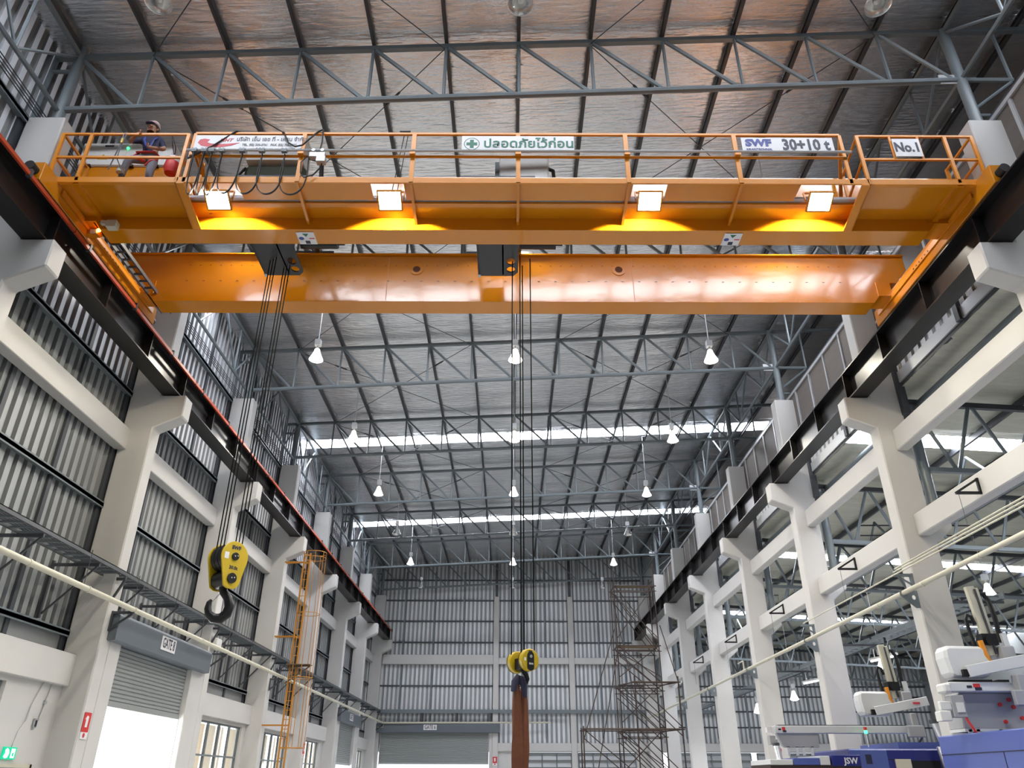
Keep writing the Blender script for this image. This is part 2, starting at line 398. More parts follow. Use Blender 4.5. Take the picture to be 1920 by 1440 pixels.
# windows on the left wall
n_w = 0
for b in (0, 2, 3, 4, 6):
    a, c = WIN[b]; n_w += 1; nc = 4
    wd = thing('window_%d' % n_w, 'tall curtained window low on the left wall in bay %s from the camera' % ORD[b], 'window', (-9.2, a, .9), kind='structure')
    fr = MB(); L = c-a
    for i in range(nc+1): fr.box(-.03, .04, L*i/nc-.03, L*i/nc+.03, 0, 2.28)
    for z in (0, 1.35, 2.25): fr.box(-.025, .035, 0, L, z-.02, z+.03)
    fr.build('window_frame', 'steel_grey', wd)
    for i in range(nc):
        mb = MB(); ww = L/nc-.1
        for q in range(8):
            ya = L*i/nc+.05+ww*q/8; yb = ya+ww/8; xa = -.07+.02*(q % 2); xb = -.07+.02*((q+1) % 2)
            if random.random() < (.16 if i else .3): continue
            mb.add([(xa, ya, .02), (xb, yb, .02), (xb, yb, 2.2), (xa, ya, 2.2)], [(0, 1, 2, 3)])
        mb.build('curtain', 'curtain', wd)
        MB().box(-.005, .005, L*i/nc+.03, L*(i+1)/nc-.03, .02, 2.24).build('window_pane', 'clear_glass', wd)

# ------------------------------------------------------------------ gates (roller shutters)
def gate(name, label, loc, rz, width, zlow, ztop, sign, mtxt):
    """local: opening along +x from 0..width, facing -y; floor at z=0"""
    g = thing(name, label, 'gate', loc, rz, kind='structure')
    mb = MB(); z = zlow+.12; n = int((ztop+.25-z)/.085)
    for i in range(n):
        zz = z+.085*i; mb.prism([(.1, zz), (.1-.028, zz+.02), (.1-.028, zz+.06), (.1, zz+.085), (.13, zz+.085), (.13, zz)], 'x', 0, width)
    mb.build('shutter_curtain', 'shutter', g)
    MB().box(0, width, .07, .15, zlow, zlow+.12).build('bottom_rail', 'shutter', g)
    MB().box(-.02, .015, .06, .16, 0, ztop).box(width-.015, width+.02, .06, .16, 0, ztop).build('guide_rail', 'bright_steel', g)
    h = MB().prism([(-.26, ztop), (-.26, ztop+.5), (-.2, ztop+.56), (.12, ztop+.56), (.12, ztop), (-.1, ztop), (-.1, ztop-.02)], 'x', -.72, width+.72)
    h.build('shutter_housing', 'housing', g, bevel=.01)
    sx = width*.46
    s = MB().box(sx-.42, sx+.42, -.275, -.262, ztop+.14, ztop+.45).build('gate_sign', 'sign_white', g)
    text('lettering', sign, .33, 'ink', s, face_y(sx, -.277, ztop+.295), off=.004, sx=.66)
    return g
gate('door_1', 'left wall roller shutter gate half open to white daylight, sign GATE 8', (-8.62, 17.37, 0), PI/2, 4.2, 3.0, 4.22, 'GATE 8', None)
gate('door_2', 'far left wall roller shutter gate near the corner of the hall', (-8.62, 41.37, 0), PI/2, 4.2, 2.3, 4.22, 'GATE 7', None)

# ------------------------------------------------------------------ far end wall
WF = thing('wall_far', 'corrugated end wall at the far side of the hall', 'wall', kind='structure')
SF = {}
YW = 53.42
for (x0, x1, n) in ((-9.3, -1.2, 4), (-.8, 3.85, 3), (4.25, 9.3, 3), (9.3, 27.5, 9)):
    wd = (x1-x0)/n
    for i in range(n):
        for (z0, z1) in ((3.66, 7.12), (7.12, 9.86), (9.86, 12.64), (12.64, 15.9)):
            if x0 > 9 and z0 > 9.8: continue
            key = (round(wd, 3), z0)
            if key not in SF: SF[key] = sheet(wd, z1-z0, per=.3, d=.06, flip=1, mats=('cladding_far', 'cladding_far_shade'))
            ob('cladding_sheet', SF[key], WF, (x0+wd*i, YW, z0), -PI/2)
        if i: MB().box(x0+wd*i-.05, x0+wd*i+.05, YW-.16, YW-.05, 4.0, 14.6 if x0 < 9 else 9.6).build('mullion', 'steel_grey', WF)
MB().box(-9.5, 12.3, 53.5, 53.6, 4.3, 16.2).box(12.3, 27.6, 53.5, 53.6, 3.3, 10.2).box(-9.5, -9.3, 52.3, 53.6, 0, 16).box(-9.5, 27.6, 53.5, 53.6, 3.2, 4.3).build('backing_sheet', 'cladding_far', WF)
for z in (5.6, 7.12, 9.86, 11.25, 12.64, 14.03):
    MB().box(-9.2, 9.3, YW-.13, YW-.06, z-.045, z+.045).build('girt', 'steel_dark', WF)
    if z < 9: MB().box(9.4, 27.4, YW-.13, YW-.06, z-.045, z+.045).build('girt', 'steel_dark', WF)
MB().box(9.4, 27.4, YW-.13, YW-.06, 4.62, 4.7).box(9.4, 27.4, YW-.13, YW-.06, 6.45, 6.53).build('girt', 'steel_dark', WF)
for x in (-.98, 4.05):
    MB().box(x-.18, x+.18, 53.0, 53.34, 0, 12.85).build('wall_column', 'white_paint', WF, bevel=.015)
    MB().box(x-.09, x+.09, 53.06, 53.22, 12.85, zt(x)+.1).build('steel_post', 'steel_dark', WF)
for a in ((-8.54, -1.16, 8.44, 9.04), (-.8, 3.87, 8.46, 8.86), (4.23, 8.72, 8.46, 8.86)):
    MB().box(a[0], a[1], 53.05, 53.32, a[2], a[3]).build('concrete_beam', 'white_paint', WF, bevel=.015)
MB().box(-.8, 27.4, 53.05, 53.32, 3.24, 3.72).build('dado_beam', 'white_paint', WF, bevel=.015)
MB().box(-.8, 1.05, 53.2, 53.4, 0, 3.24).build('plaster_panel', 'white_paint', WF)
MB().box(3.87, 4.3, 53.2, 53.4, 0, 3.24).box(7.9, 9.6, 53.2, 53.4, 0, 3.24).build('plaster_panel', 'white_paint', WF)
MB().box(-9.2, -8.4, 53.1, 53.4, 0, 4.3).box(-1.36, -1.16, 53.1, 53.4, 0, 4.3).build('gate_pier', 'white_paint', WF)
MB().box(-9.2, -1.1, 53.3, 53.5, 3.9, 4.4).build('lintel', 'white_paint', WF)
gate('door_3', 'far end wall roller shutter gate almost closed, sign GATE 6', (-8.3, 53.05, 0), 0, 6.9, 2.5, 4.3, 'GATE 6', None)
for i, (x0, x1, nn) in enumerate(((1.07, 3.85, 3), (4.32, 7.9, 4), (10.2, 15.2, 4), (15.6, 20.6, 4))):
    wd = thing('window_%d' % (6+i), ['louvred window low on the end wall right of the hanging brown sling', 'louvred window low on the end wall behind the scaffold tower', 'louvred window low on the end wall seen between the right columns', 'louvred window low on the end wall behind the white robot beam'][i], 'window', (x0, 53.2, .6), kind='structure')
    L = x1-x0; fr = MB()
    for q in range(nn+1): fr.box(L*q/nn-.035, L*q/nn+.035, -.04, .06, 0, 2.56)
    fr.box(0, L, -.04, .06, 2.5, 2.58).box(0, L, -.04, .06, 0, .06).build('window_frame', 'steel_grey', wd)
    for q in range(nn):
        for z in range(6):
            MB().rbar((L*q/nn+.04, 0, .28+.4*z), (L*(q+1)/nn-.04, 0, .28+.4*z), .30, .012, (0, -.82, .57)).build('louvre_blade', 'bright_steel', wd)
        MB().box(L*q/nn+.03, L*(q+1)/nn-.03, .08, .1, .05, 2.5).build('louvre_backing', 'cladding', wd)

# ------------------------------------------------------------------ right frame line (between the two halls)
WR = thing('wall_right', 'open white concrete frame and upper cladding strip between the two halls', 'wall', kind='structure')
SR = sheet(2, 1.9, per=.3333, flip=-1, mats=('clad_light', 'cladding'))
bk = MB().box(-.02, .02, 0, 1.2, 0, 2.1)
bkm = bk.mesh('bulkhead_panel', 'bulkhead')
for b in range(-2, 7):
    y0 = yf(b)
    MB().box(9.05, 9.32, y0+.42, y0+6, 8.48, 9.0).build('concrete_beam', 'white_paint', WR, bevel=.02)
    MB().box(9.05, 9.32, y0+.42, y0+6, 6.44, 6.93).build('concrete_beam', 'white_paint', WR, bevel=.02)
    for j in range(3): ob('cladding_sheet', SR, WR, (9.55, y0+2*j, 10.25))
    MB().box(9.46, 9.5, y0, y0+6, 10.22, 10.5).build('flashing', 'bright_steel', WR)
    MB().box(9.5, 9.6, y0, y0+6, 10.12, 10.24).build('closure_strip', 'steel_dark', WR)
    MB().box(9.4, 9.56, y0+2.95, y0+3.1, 10.2, 12.9).build('mullion', 'steel_dark', WR)
    MB().box(9.4, 9.56, y0-.14, y0+.52, 9.4, 12.8).build('mullion', 'steel_dark', WR)
    for j in range(5):
        ob('bulkhead_panel', bkm, WR, (9.36, y0+.21+1.2*j, 10.85))
        MB().box(9.30, 9.35, y0+.78+1.2*j, y0+.86+1.2*j, 10.85, 12.95).build('bulkhead_stud', 'bright_steel', WR)
    MB().box(9.29, 9.37, y0, y0+6, 12.93, 13.02).build('bulkhead_rail', 'bright_steel', WR)
MB().box(9.3, 12.3, -14, 53.5, 13.02, 13.08).build('eaves_soffit', 'steel_dark', WR)
MB().box(12.2, 12.3, -14, 53.5, 13.0, 16).build('eaves_wall', 'bulkhead', WR)

# ------------------------------------------------------------------ right hall (aisle) shell
def za(x): return 10.12-.06*(x-9.5)
A = thing('ceiling', 'lower sloping roof of the hall on the right', 'ceiling', kind='structure')
def foil2(l_, seed):
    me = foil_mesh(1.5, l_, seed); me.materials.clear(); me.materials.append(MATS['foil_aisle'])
    for v in me.vertices: v.co.z -= .108*v.co.x
    return me
FA = {l: [foil2(l, 50+s) for s in range(3)] for l in (6.0, 2.3, 2.88)}
ska = sk_me.copy()
for v in ska.vertices: v.co.z -= .108*v.co.x
XA = [9.5+1.5*i for i in range(12)]
for b in range(-4, 7):
    y0 = 10.63+6*b
    for i, x in enumerate(XA):
        if (b+4) % 2 == 1 and b > -2:
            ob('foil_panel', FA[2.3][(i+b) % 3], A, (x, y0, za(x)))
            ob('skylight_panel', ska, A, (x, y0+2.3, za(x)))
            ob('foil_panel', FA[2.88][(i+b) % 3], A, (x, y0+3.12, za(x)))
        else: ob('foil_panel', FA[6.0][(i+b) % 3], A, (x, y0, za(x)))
for i, x in enumerate(XA[1:]+[27.5]): MB().box(x-.04, x+.04, -14, 53.5, za(x)-.17, za(x)-.01).build('purlin', 'steel_dark', A)
MB().bar((9.98, -14, 9.78), (9.98, 53.5, 9.78), .1, 12).build('eaves_beam', 'steel_grey', A, True)
MB().prism([(9.5, za(9.5)), (27.5, za(27.5)), (27.5, za(27.5)+.1), (9.5, za(9.5)+.1)], 'y', 52.63, 53.6).build('roof_edge_sheet', 'foil_aisle', A)
WA = thing('wall_aisle_right', 'outer corrugated wall of the hall on the right', 'wall', kind='structure')
for b in range(-4, 7): MB().box(27.5, 27.6, 10.63+6*b, 16.63+6*b, 0, 9.3).build('wall_panel', 'cladding', WA)
MB().box(27.3, 27.6, 52.5, 53.6, 0, 9.6).build('wall_panel', 'cladding', WA)
WB = thing('wall_back', 'end wall behind the camera with openings added to let light in', 'wall', kind='structure')
MB().box(-9.5, 9.4, -14, -13.9, 4.2, 15.8).box(-9.5, -5, -14, -13.9, 0, 4.2).box(5, 12.3, -14, -13.9, 0, 16).box(12.3, 27.6, -14, -13.9, 4.2, 10).box(21, 27.6, -14, -13.9, 0, 4.2).build('wall_panel', 'cladding', WB)  # unseen wall; its gate openings are invented and sized for light from behind
def zab(x): return 8.09-.045*(x-9.8)
def zat(x): return za(x)-.26
def atruss(label):
    t = thing('aisle_roof_truss', label, 'roof truss', group='roof trusses of the right hall')
    MB().rbar((9.7, 0, zab(9.7)), (27.4, 0, zab(27.4)), .11, .11).build('bottom_chord', 'steel_grey', t)
    MB().rbar((9.7, 0, zat(9.7)), (27.4, 0, zat(27.4)), .12, .13).build('top_chord', 'steel_dark', t)
    for i in range(12):
        x = 9.75+1.47*i; y = x+.74
        MB().bar((x+.03, 0, zat(x)), (y, 0, zab(y)), .045, 6).build('diagonal', 'steel_grey', t, True)
        MB().bar((y+.03, 0, zab(y)), (y+.7, 0, zat(y+.7)), .045, 6).build('diagonal', 'steel_grey', t, True)
    return t
a0 = atruss('dark roof truss of the right hall nearest to the camera'); a0.location = (0, 10.63, 0)
for k in range(1, 8): dup(a0, (0, 10.63+6*k, 0), label='grey roof truss of the right hall, %s from the camera' % ORD[k])
apm = MB().bar((0, 0, 6.9), (0, 0, 9.61), .12, 12).mesh('aisle_post', 'steel_grey', True)
for k in range(8):
    tag(ob('aisle_post', apm, None, (9.7, 10.63+6*k, 0)), 'dark steel post on the outer bracket of the %s right column' % ORD[k], 'post', 'posts on the right column brackets')
# lattice girder seen lengthwise in the right hall
def alt(label, X, y):
    t = thing('aisle_tie_truss', label, 'truss', (X, y, 0), group='longitudinal ties of the right hall')
    z0, z1 = za(X)-1.7, za(X)-.3
    MB().bar((0, 0, z0), (0, 6, z0), .06, 6).build('bottom_chord', 'steel_grey', t, True)
    for a, b in (((0, z1), (1.5, z0)), ((1.5, z0), (3, z1)), ((3, z1), (4.5, z0)), ((4.5, z0), (6, z1))):
        MB().bar((0, a[0], a[1]), (0, b[0], b[1]), .04, 6).build('web_member', 'steel_grey', t, True)
    return t
tt = alt('longitudinal tie truss of the right hall in the nearest bay', 12.7, 10.63)
for k in range(1, 7): dup(tt, (12.7, 10.63+6*k, 0), label='longitudinal tie truss of the right hall in the %s bay' % ORD[k])
# ------------------------------------------------------------------ crane runway beams
def runway(cx, side):
    sd = 'left' if side < 0 else 'right'
    t = thing('crane_runway_beam', 'long black steel crane runway beam on the %s corbels' % sd, 'runway beam', (cx, 0, 9.89))
    y0, y1 = -8, 52.9
    MB().box(-.21, .21, y0, y1, 0, .03).build('bottom_flange', 'runway_black', t)
    MB().box(-.21, .21, y0, y1, .71, .74).build('top_flange', 'runway_black', t)
    MB().box(-.015, .015, y0, y1, .03, .71).build('web', 'runway_black', t)
    MB().box(-.035, .035, y0, y1, .74, .8).build('rail', 'steel_dark', t)
    st = MB().box(-.2, .2, -.012, .012, .03, .71).mesh('stiffener', 'runway_black')
    y = 4.63
    while y < 52.8: ob('stiffener', st, t, (0, y, 0)); y += 2.0
    return t
runway(-8.29, -1); runway(8.47, 1)
cb = thing('conductor_bar', 'orange red conductor rail along the inner edge of the left runway beam', 'conductor rail', (-8.03, 0, 10.52))
for i in range(10):
    MB().box(-.022, .022, -7+6*i, -1.03+6*i, -.035, .035).build('bar_segment', 'red_bar', cb)
    for q in range(3): MB().box(-.05, .03, -6.5+6*i+2*q, -6.44+6*i+2*q, -.05, .1).build('bar_hanger', 'steel_dark', cb)
MB().box(-.03, .05, 52.85, 52.95, -.05, .12).build('end_stop', 'black', cb)

# ------------------------------------------------------------------ bridge crane
CR = thing('bridge_crane', 'orange double girder bridge crane spanning the hall', 'crane', (0, 12.2, 10.69))
def cl(mb): return mb.xform(Matrix.Translation((0, -12.2, -10.69)))
def girder(name, y0, y1):
    zb_, zt_ = 10.825, 12.06
    pl = [(-7.8, zb_), (7.9, zb_), (8.33, 11.35), (8.5, 11.35), (8.79, 11.7), (8.79, zt_), (-8.6, zt_), (-8.6, 11.7), (-8.3, 11.35), (-8.14, 11.35)]
    g = cl(MB().prism(pl, 'y', y0, y1)).build(name, 'orange', CR, bevel=.006)
    cl(MB().box(-8.6, 8.79, y0-.06, y1+.06, zt_-.002, zt_+.025)).build('top_flange', 'orange', g)
    cl(MB().box(-8.55, 8.7, (y0+y1)/2-.03, (y0+y1)/2+.03, zt_+.025, zt_+.08)).build('trolley_rail', 'steel_dark', g)
    return g
G1 = girder('front_girder', 11.3, 11.74)
G2 = girder('rear_girder', 13.72, 14.2)
for x in (-2.12, 2.38):
    m = MB(); n = 20
    for i in range(n):
        a, b = 2*PI*i/n, 2*PI*(i+1)/n
        m.add([(x+.15*math.cos(a), 13.70, 11.68+.15*math.sin(a)), (x+.15*math.cos(b), 13.70, 11.68+.15*math.sin(b)), (x+.085*math.cos(b), 13.70, 11.68+.085*math.sin(b)), (x+.085*math.cos(a), 13.70, 11.68+.085*math.sin(a))], [(0, 1, 2, 3)])
        m.add([(x+.15*math.cos(a), 13.70, 11.68+.15*math.sin(a)), (x+.15*math.cos(b), 13.70, 11.68+.15*math.sin(b)), (x+.15*math.cos(b), 13.72, 11.68+.15*math.sin(b)), (x+.15*math.cos(a), 13.72, 11.68+.15*math.sin(a))], [(0, 1, 2, 3)])
    cl(m).build('porthole_ring', 'orange', G2)
    cl(MB().bar((x, 13.712, 11.68), (x, 13.722, 11.68), .086, 20)).build('porthole', 'hole_brown', G2)
for x in (-2.75, 2.68): cl(MB().box(x-.006, x+.006, 13.716, 13.721, 10.86, 12.02)).build('weld_seam', 'orange_rail', G2)
bm_ = MB()
for i in range(64): bm_.box(-7.2+.23*i, -7.17+.23*i, 13.714, 13.72, 11.78, 11.787)
for i in range(40): bm_.box(-7.2+.37*i, -7.15+.37*i, 13.714, 13.72, 11.36, 11.367)
cl(bm_).build('weld_marks', 'rust', G2)['kind'] = 'stuff'
for cx, s in ((-8.29, 1), (8.47, -1)):
    e = cl(MB().box(cx-.14, cx+.14, 9.9, 14.6, 10.76, 11.16)).build('end_carriage', 'orange', CR, bevel=.01)
    for y in (10.2, 14.3): cl(MB().bar((cx-.07, y, 10.86), (cx+.07, y, 10.86), .165, 20)).build('wheel', 'steel_dark', e)
    for y, d in ((9.9, -1), (14.6, 1)): cl(MB().bar((cx, y, 10.95), (cx, y+d*.16, 10.95), .09, 14)).build('rubber_buffer', 'rubber', e, True)
    cl(MB().rbar((cx+s*.16, 10.5, 11.0), (cx+s*.16, 14.4, 11.0), .02, .12)).build('side_rail', 'orange_rail', e)
    cl(MB().box(min(cx+s*.14, cx+s*.55), max(cx+s*.14, cx+s*.55), 11.28, 11.76, 11.0, 11.36)).build('bolted_bracket', 'orange', e)
    cl(MB().box(min(cx+s*.14, cx+s*.45), max(cx+s*.14, cx+s*.45), 13.7, 14.22, 11.0, 11.36)).build('bolted_bracket', 'orange', e)
    for q in range(6): cl(MB().bar((cx+s*.14, 12.1+.12*q, 10.98), (cx+s*.17, 12.1+.12*q, 10.98), .022, 6)).build('bolt', 'steel_dark', e)
# grey cable ladder on the left carriage
cg = cl(MB().box(-7.98, -7.95, 11.32, 14.5, 11.0, 11.08).box(-7.78, -7.75, 11.32, 14.5, 11.0, 11.08)).build('carriage_cable_ladder', 'steel_dark', CR)
for q in range(2, 14): cl(MB().box(-7.95, -7.78, 11+.25*q, 11.04+.25*q, 11.01, 11.04)).build('rung', 'steel_dark', cg)
# platforms
ZP = 11.10
for (x0, x1, xin, s) in ((-8.36, -6.03, -7.83, -1), (6.42, 8.56, 8.05, 1)):
    p = cl(MB().box(x0, x1, 10.33, 11.29, ZP, ZP+.02)).build('platform_floor', 'orange', CR)
    cl(MB().box(x0, x1, 10.31, 10.33, ZP-.02, ZP+.1).box(x0, x1, 10.33, 10.39, ZP-.02, ZP)).build('edge_channel', 'orange_rail', p)
    cl(MB().box(xin-.05, xin+.05, 10.33, 11.29, ZP-.06, ZP)).build('stringer', 'orange', p)
    xe = x1 if s < 0 else x0; d = 1 if s < 0 else -1
    cl(MB().prism([(10.3, ZP-.05), (11.3, ZP-.28), (11.3, ZP+.02), (10.3, ZP+.1)], 'x', xe-.01, xe+.01)).build('end_bracket', 'orange_rail', p)
    cl(MB().prism([(10.3, ZP-.05), (11.3, ZP-.28), (11.3, ZP-.25), (10.3, ZP-.02)], 'x', xe-.01+min(0, d*.14), xe+.01+max(0, d*.14))).build('bracket_flange', 'orange_rail', p)
    xo = x0 if s < 0 else x1
    for (x, y) in ((xo, 10.33), (xin, 10.33), (xe, 10.33), (xo, 11.2), (xe, 11.1)):
        cl(MB().box(x-.03, x+.03, y-.02, y+.02, ZP+.02, 12.28)).build('rail_post', 'orange_rail', p)
    for z in (11.69, 12.265):
        cl(MB().rbar((x0, 10.33, z), (x1, 10.33, z), .04, .04)).build('handrail', 'orange_rail', p)
        cl(MB().rbar((xo, 10.33, z), (xo, 11.2, z), .04, .04)).build('handrail', 'orange_rail', p)
    cl(MB().rbar((xe, 10.33, 12.265), (xe, 11.1, 12.0), .035, .035)).build('handrail', 'orange_rail', p)
    cl(MB().rbar((xe, 10.33, 11.69), (xe, 11.1, 11.42), .035, .035)).build('handrail', 'orange_rail', p)
cl(MB().box(7.0, 7.04, 10.31, 10.33, 11.69, 12.26).box(7.52, 7.56, 10.31, 10.33, 11.69, 12.26)).build('sign_post', 'orange_rail', CR)
# walkway between the platforms
wx = [-6.03, -5.72, -4.95, -2.55, -1.95, 2.18, 2.8, 5.2, 5.85, 6.42]
for (a, b) in ((-4.95, -2.55), (-1.95, 2.18), (2.8, 5.2)):
    cl(MB().box(a, b, 10.33, 10.79, ZP, ZP+.015)).build('walkway_plate', 'orange', CR)
cl(MB().box(-6.03, 6.42, 10.86, 11.3, ZP, ZP+.015)).build('walkway_plate', 'orange', CR)
cl(MB().box(-6.03, 6.42, 10.31, 10.34, ZP-.015, ZP+.1)).build('toe_board', 'orange_rail', CR)
cl(MB().box(-6.03, 6.42, 10.845, 10.87, ZP-.03, ZP+.01)).build('edge_angle', 'orange_rail', CR)
cl(MB().box(-6.0, 6.4, 10.75, 10.88, ZP+.02, ZP+.07)).build('cable_duct', 'bright_steel', CR)
for x in (-1.82, .11, 2.1, 4.12, -3.86):
    cl(MB().prism([(10.31, ZP-.03), (11.3, ZP-.16), (11.3, ZP), (10.31, ZP+.02)], 'x', x-.025, x+.025)).build('walkway_arm', 'orange', CR)
    cl(MB().box(x-.04, x+.04, 10.3, 10.34, ZP, 12.28)).build('rail_post', 'orange_rail', CR)
    cl(MB().box(x-.05, x+.05, 10.22, 10.32, 11.7, 11.75)).build('track_bracket', 'orange_rail', CR)
for x in (-5.9, 6.1): cl(MB().box(x-.03, x+.03, 10.31, 10.35, ZP, 12.28)).build('rail_post', 'orange_rail', CR)
cl(MB().rbar((-5.9, 10.33, 12.29), (6.1, 10.33, 12.29), .045, .045)).build('handrail', 'orange_rail', CR)
cl(MB().rbar((-5.9, 10.33, 11.73), (6.1, 10.33, 11.73), .04, .035)).build('handrail', 'orange_rail', CR)
cl(MB().bar((-5.95, 10.24, 11.79), (6.2, 10.24, 11.79), .024, 8)).build('festoon_track', 'bright_steel', CR, True)
for x in (6.05,): cl(MB().rbar((x+.05, 10.33, 12.2), (x+.2, 11.2, 11.1), .06, .05)).build('rail_brace', 'orange_rail', CR)
cl(MB().rbar((-5.88, 10.33, 12.2), (-5.7, 11.2, 11.1), .06, .05)).build('rail_brace', 'orange_rail', CR)
# direction markers under the front girder
for x, lab in ((-3.94, 'white direction marker plate under the left part of the front girder'), (4.22, 'white direction marker plate under the right part of the front girder')):
    t = thing('direction_marker', lab, 'sign', (x, 11.55, 10.82), group='direction markers under the crane')
    MB().box(-.17, .17, -.18, .18, -.008, 0).build('plate', 'sign_white', t)
    MB().prism([(-.06, -.14), (.06, -.14), (0, -.05)], 'z', -.012, -.008).build('green_triangle', 'sign_green', t)
    MB().prism([(-.1+.05*math.cos(a*PI/8), .0+.045*math.sin(a*PI/8)) for a in range(16)], 'z', -.012, -.008).build('blue_circle', 'sign_blue', t)
    MB().box(.05, .15, -.015, .015, -.012, -.008).build('red_dash', 'red_soft', t)
    MB().box(-.045, .045, .07, .16, -.012, -.008).build('black_square', 'ink', t)
# signs on the railing
def board(label, x0, x1, z0, z1):
    t = thing('sign_board', label, 'sign', ((x0+x1)/2, 10.28, z0))
    MB().box(-(x1-x0)/2, (x1-x0)/2, 0, .012, 0, z1-z0).build('board', 'sign_white', t)
    return t
s = board('white company banner with a red swoosh on the crane railing beside the worker', -5.86, -3.88, 11.81, 12.2)
sw = [(-.92+.56*math.cos(a), .13+.13*math.sin(a)) for a in [PI*(.8+1.2*i/14) for i in range(15)]]
out = [(-.90, .28), (-.93, .2), (-.86, .13), (-.7, .09), (-.5, .09), (-.3, .13), (-.16, .2), (-.35, .175), (-.55, .165), (-.7, .18), (-.76, .21), (-.72, .28), (-.82, .3)]
MB().prism(out, 'y', -.004, 0).build('red_swoosh', 'red_soft', s)
text('lettering', 'MHT', .11, 'red_soft', s, face_y(-.42, -.004, .26), off=.002, shear=.3)
text('lettering', 'บริษัท เอ็ม เอช ที - เครน จำกัด', .135, 'ink_grey', s, face_y(.42, -.004, .285), off=.002, sx=.80)
text('lettering', 'TEL. (02) 330-3761   FAX. (02) 708-0520', .075, 'ink_grey', s, face_y(.40, -.004, .145), off=.001, sx=.80)
text('lettering', 'E-mail : service@mhtcrane.com, www.mhtcrane.com', .055, 'ink_grey', s, face_y(.38, -.004, .05), off=.0005, sx=.86)
s = board('white safety sign with green cross and Thai lettering at the middle of the railing', -.93, 1.14, 11.8, 12.2)
mb = MB(); n = 28
for i in range(n):
    a, b = 2*PI*i/n, 2*PI*(i+1)/n; q = []
    for r in (1, .9):
        q += [(-.85+.145*r*math.cos(a), -.003, .2+.15*r*math.sin(a)), (-.85+.145*r*math.cos(b), -.003, .2+.15*r*math.sin(b))]
    mb.add([q[0], q[1], q[3], q[2]], [(0, 1, 2, 3)])
mb.build('green_ring', 'sign_green', s)
MB().box(-.95, -.75, -.004, 0, .165, .235).box(-.885, -.815, -.0045, 0, .1, .3).build('green_cross', 'sign_green', s)
text('lettering', 'ปลอดภัยไว้ก่อน', .285, 'sign_green', s, face_y(.2, -.004, .2), off=.006, sx=.96)
s = board('white load sign reading 30+10 t at the right end of the railing', 4.24, 5.93, 11.81, 12.18)
text('lettering', 'SWF', .23, 'sign_blue', s, face_y(-.54, -.004, .23), off=.012, sx=1.05)
text('lettering', 'KRANTECHNIK', .062, 'sign_blue', s, face_y(-.54, -.004, .075), off=.001, sx=1.1)
text('lettering', '30+10 t', .37, 'ink', s, face_y(.33, -.004, .18), off=.012, sx=.74)
s = board('small white No.1 sign on the right end platform railing', 7.03, 7.53, 11.73, 12.16)
text('lettering', 'No.1', .31, 'ink', s, face_y(0, -.004, .21), off=.010, sx=.76)
# floodlights
def flood(x, label):
    t = thing('floodlight', label, 'floodlight', (x, 10.52, 10.86), group='crane floodlights')
    Q = Matrix.Rotation(-.5, 4, 'X')
    MB().box(-.21, .21, -.18, .18, 0, .05).box(-.14, .14, -.12, .12, .05, .13).xform(Q).build('housing', 'orange_rail', t, bevel=.012)
    MB().box(-.19, .19, -.16, .16, -.012, 0).xform(Q).build('lens', 'flood_on', t)
    MB().box(-.22, .22, -.19, -.165, -.03, .01).box(-.22, .22, .165, .19, -.03, .01).box(-.22, -.195, -.165, .165, -.03, .01).box(.195, .22, -.165, .165, -.03, .01).xform(Q).build('bezel', 'orange_rail', t)
    MB().rbar((-.24, .05, .24), (-.24, .02, .02), .02, .04).rbar((.24, .05, .24), (.24, .02, .02), .02, .04).rbar((-.24, .05, .24), (.24, .05, .24), .04, .02).build('yoke', 'orange_rail', t)
    MB().box(-.07, .07, .04, .16, .14, .22).build('ballast_box', 'steel_grey', t)
    l = bpy.data.lights.new('flood_beam', 'SPOT'); l.energy = FLOOD_P; l.spot_size = 2.27; l.spot_blend = .12; l.color = (1, .93, .74); l.shadow_soft_size = .08
    o = bpy.data.objects.new('flood_beam', l); COL.objects.link(o); o.parent = t; o.location = (0, .17, .13); o.rotation_euler = (.66, 0, 0)
    return t
for x, q in ((-5.3, 'beside the cable festoon'), (-2.2, 'second from the left under the walkway'), (2.48, 'third from the left under the walkway'), (5.55, 'beside the right end platform')):
    flood(x, 'bright square floodlight %s' % q)
# festoon loops
fxs = [-5.80, -5.62, -5.48, -5.30, -4.93, -4.57, -4.16, -3.72]
for i in range(7):
    a, b = fxs[i], fxs[i+1]; d = .95 if i > 2 else 1.0
    n = 24
    t = thing('festoon_loop', 'black flat cable loop hanging from the festoon track, %s from the left' % ORD[i], 'cable', (a, 10.24, 11.74), group='festoon cable loops')
    w_ = b-a; pts = []
    for q in range(n+1):
        f = q/n; x = w_*(.5-.5*math.cos(PI*f)) if i > 3 else w_*f
        bulge = .35*math.sin(2*PI*f)*w_*.35
        pts.append((x-bulge, .01*i, -d*math.sin(PI*f)**.7))
    MB().tube(pts, .021, 6, flat=.5).build('cable', 'rubber', t, True)
    MB().box(-.05, .05, -.03, .03, 0, .06).bar((-.03, -.035, .05), (-.03, .035, .05), .03, 8).bar((.03, -.035, .05), (.03, .035, .05), .03, 8).build('cable_carrier', 'steel_grey', t)
t = thing('festoon_tow_unit', 'grey tow unit at the right end of the festoon cable', 'cable trolley', (-3.52, 10.24, 11.6))
MB().box(-.16, .12, -.05, .05, 0, .1).bar((-.1, -.04, .17), (-.1, .04, .17), .035, 10).bar((.06, -.04, .17), (.06, .04, .17), .035, 10).box(-.02, .14, -.06, .06, -.12, 0).build('body', 'bright_steel', t)
MB().tube([(-.2, 0, .05), (-.3, 0, -.1), (-.28, 0, -.35), (-.2, 0, -.47), (-.05, .02, -.38), (.06, .02, -.2), (.1, 0, 0)], .012, 6).build('loose_cable', 'rubber', t, True)
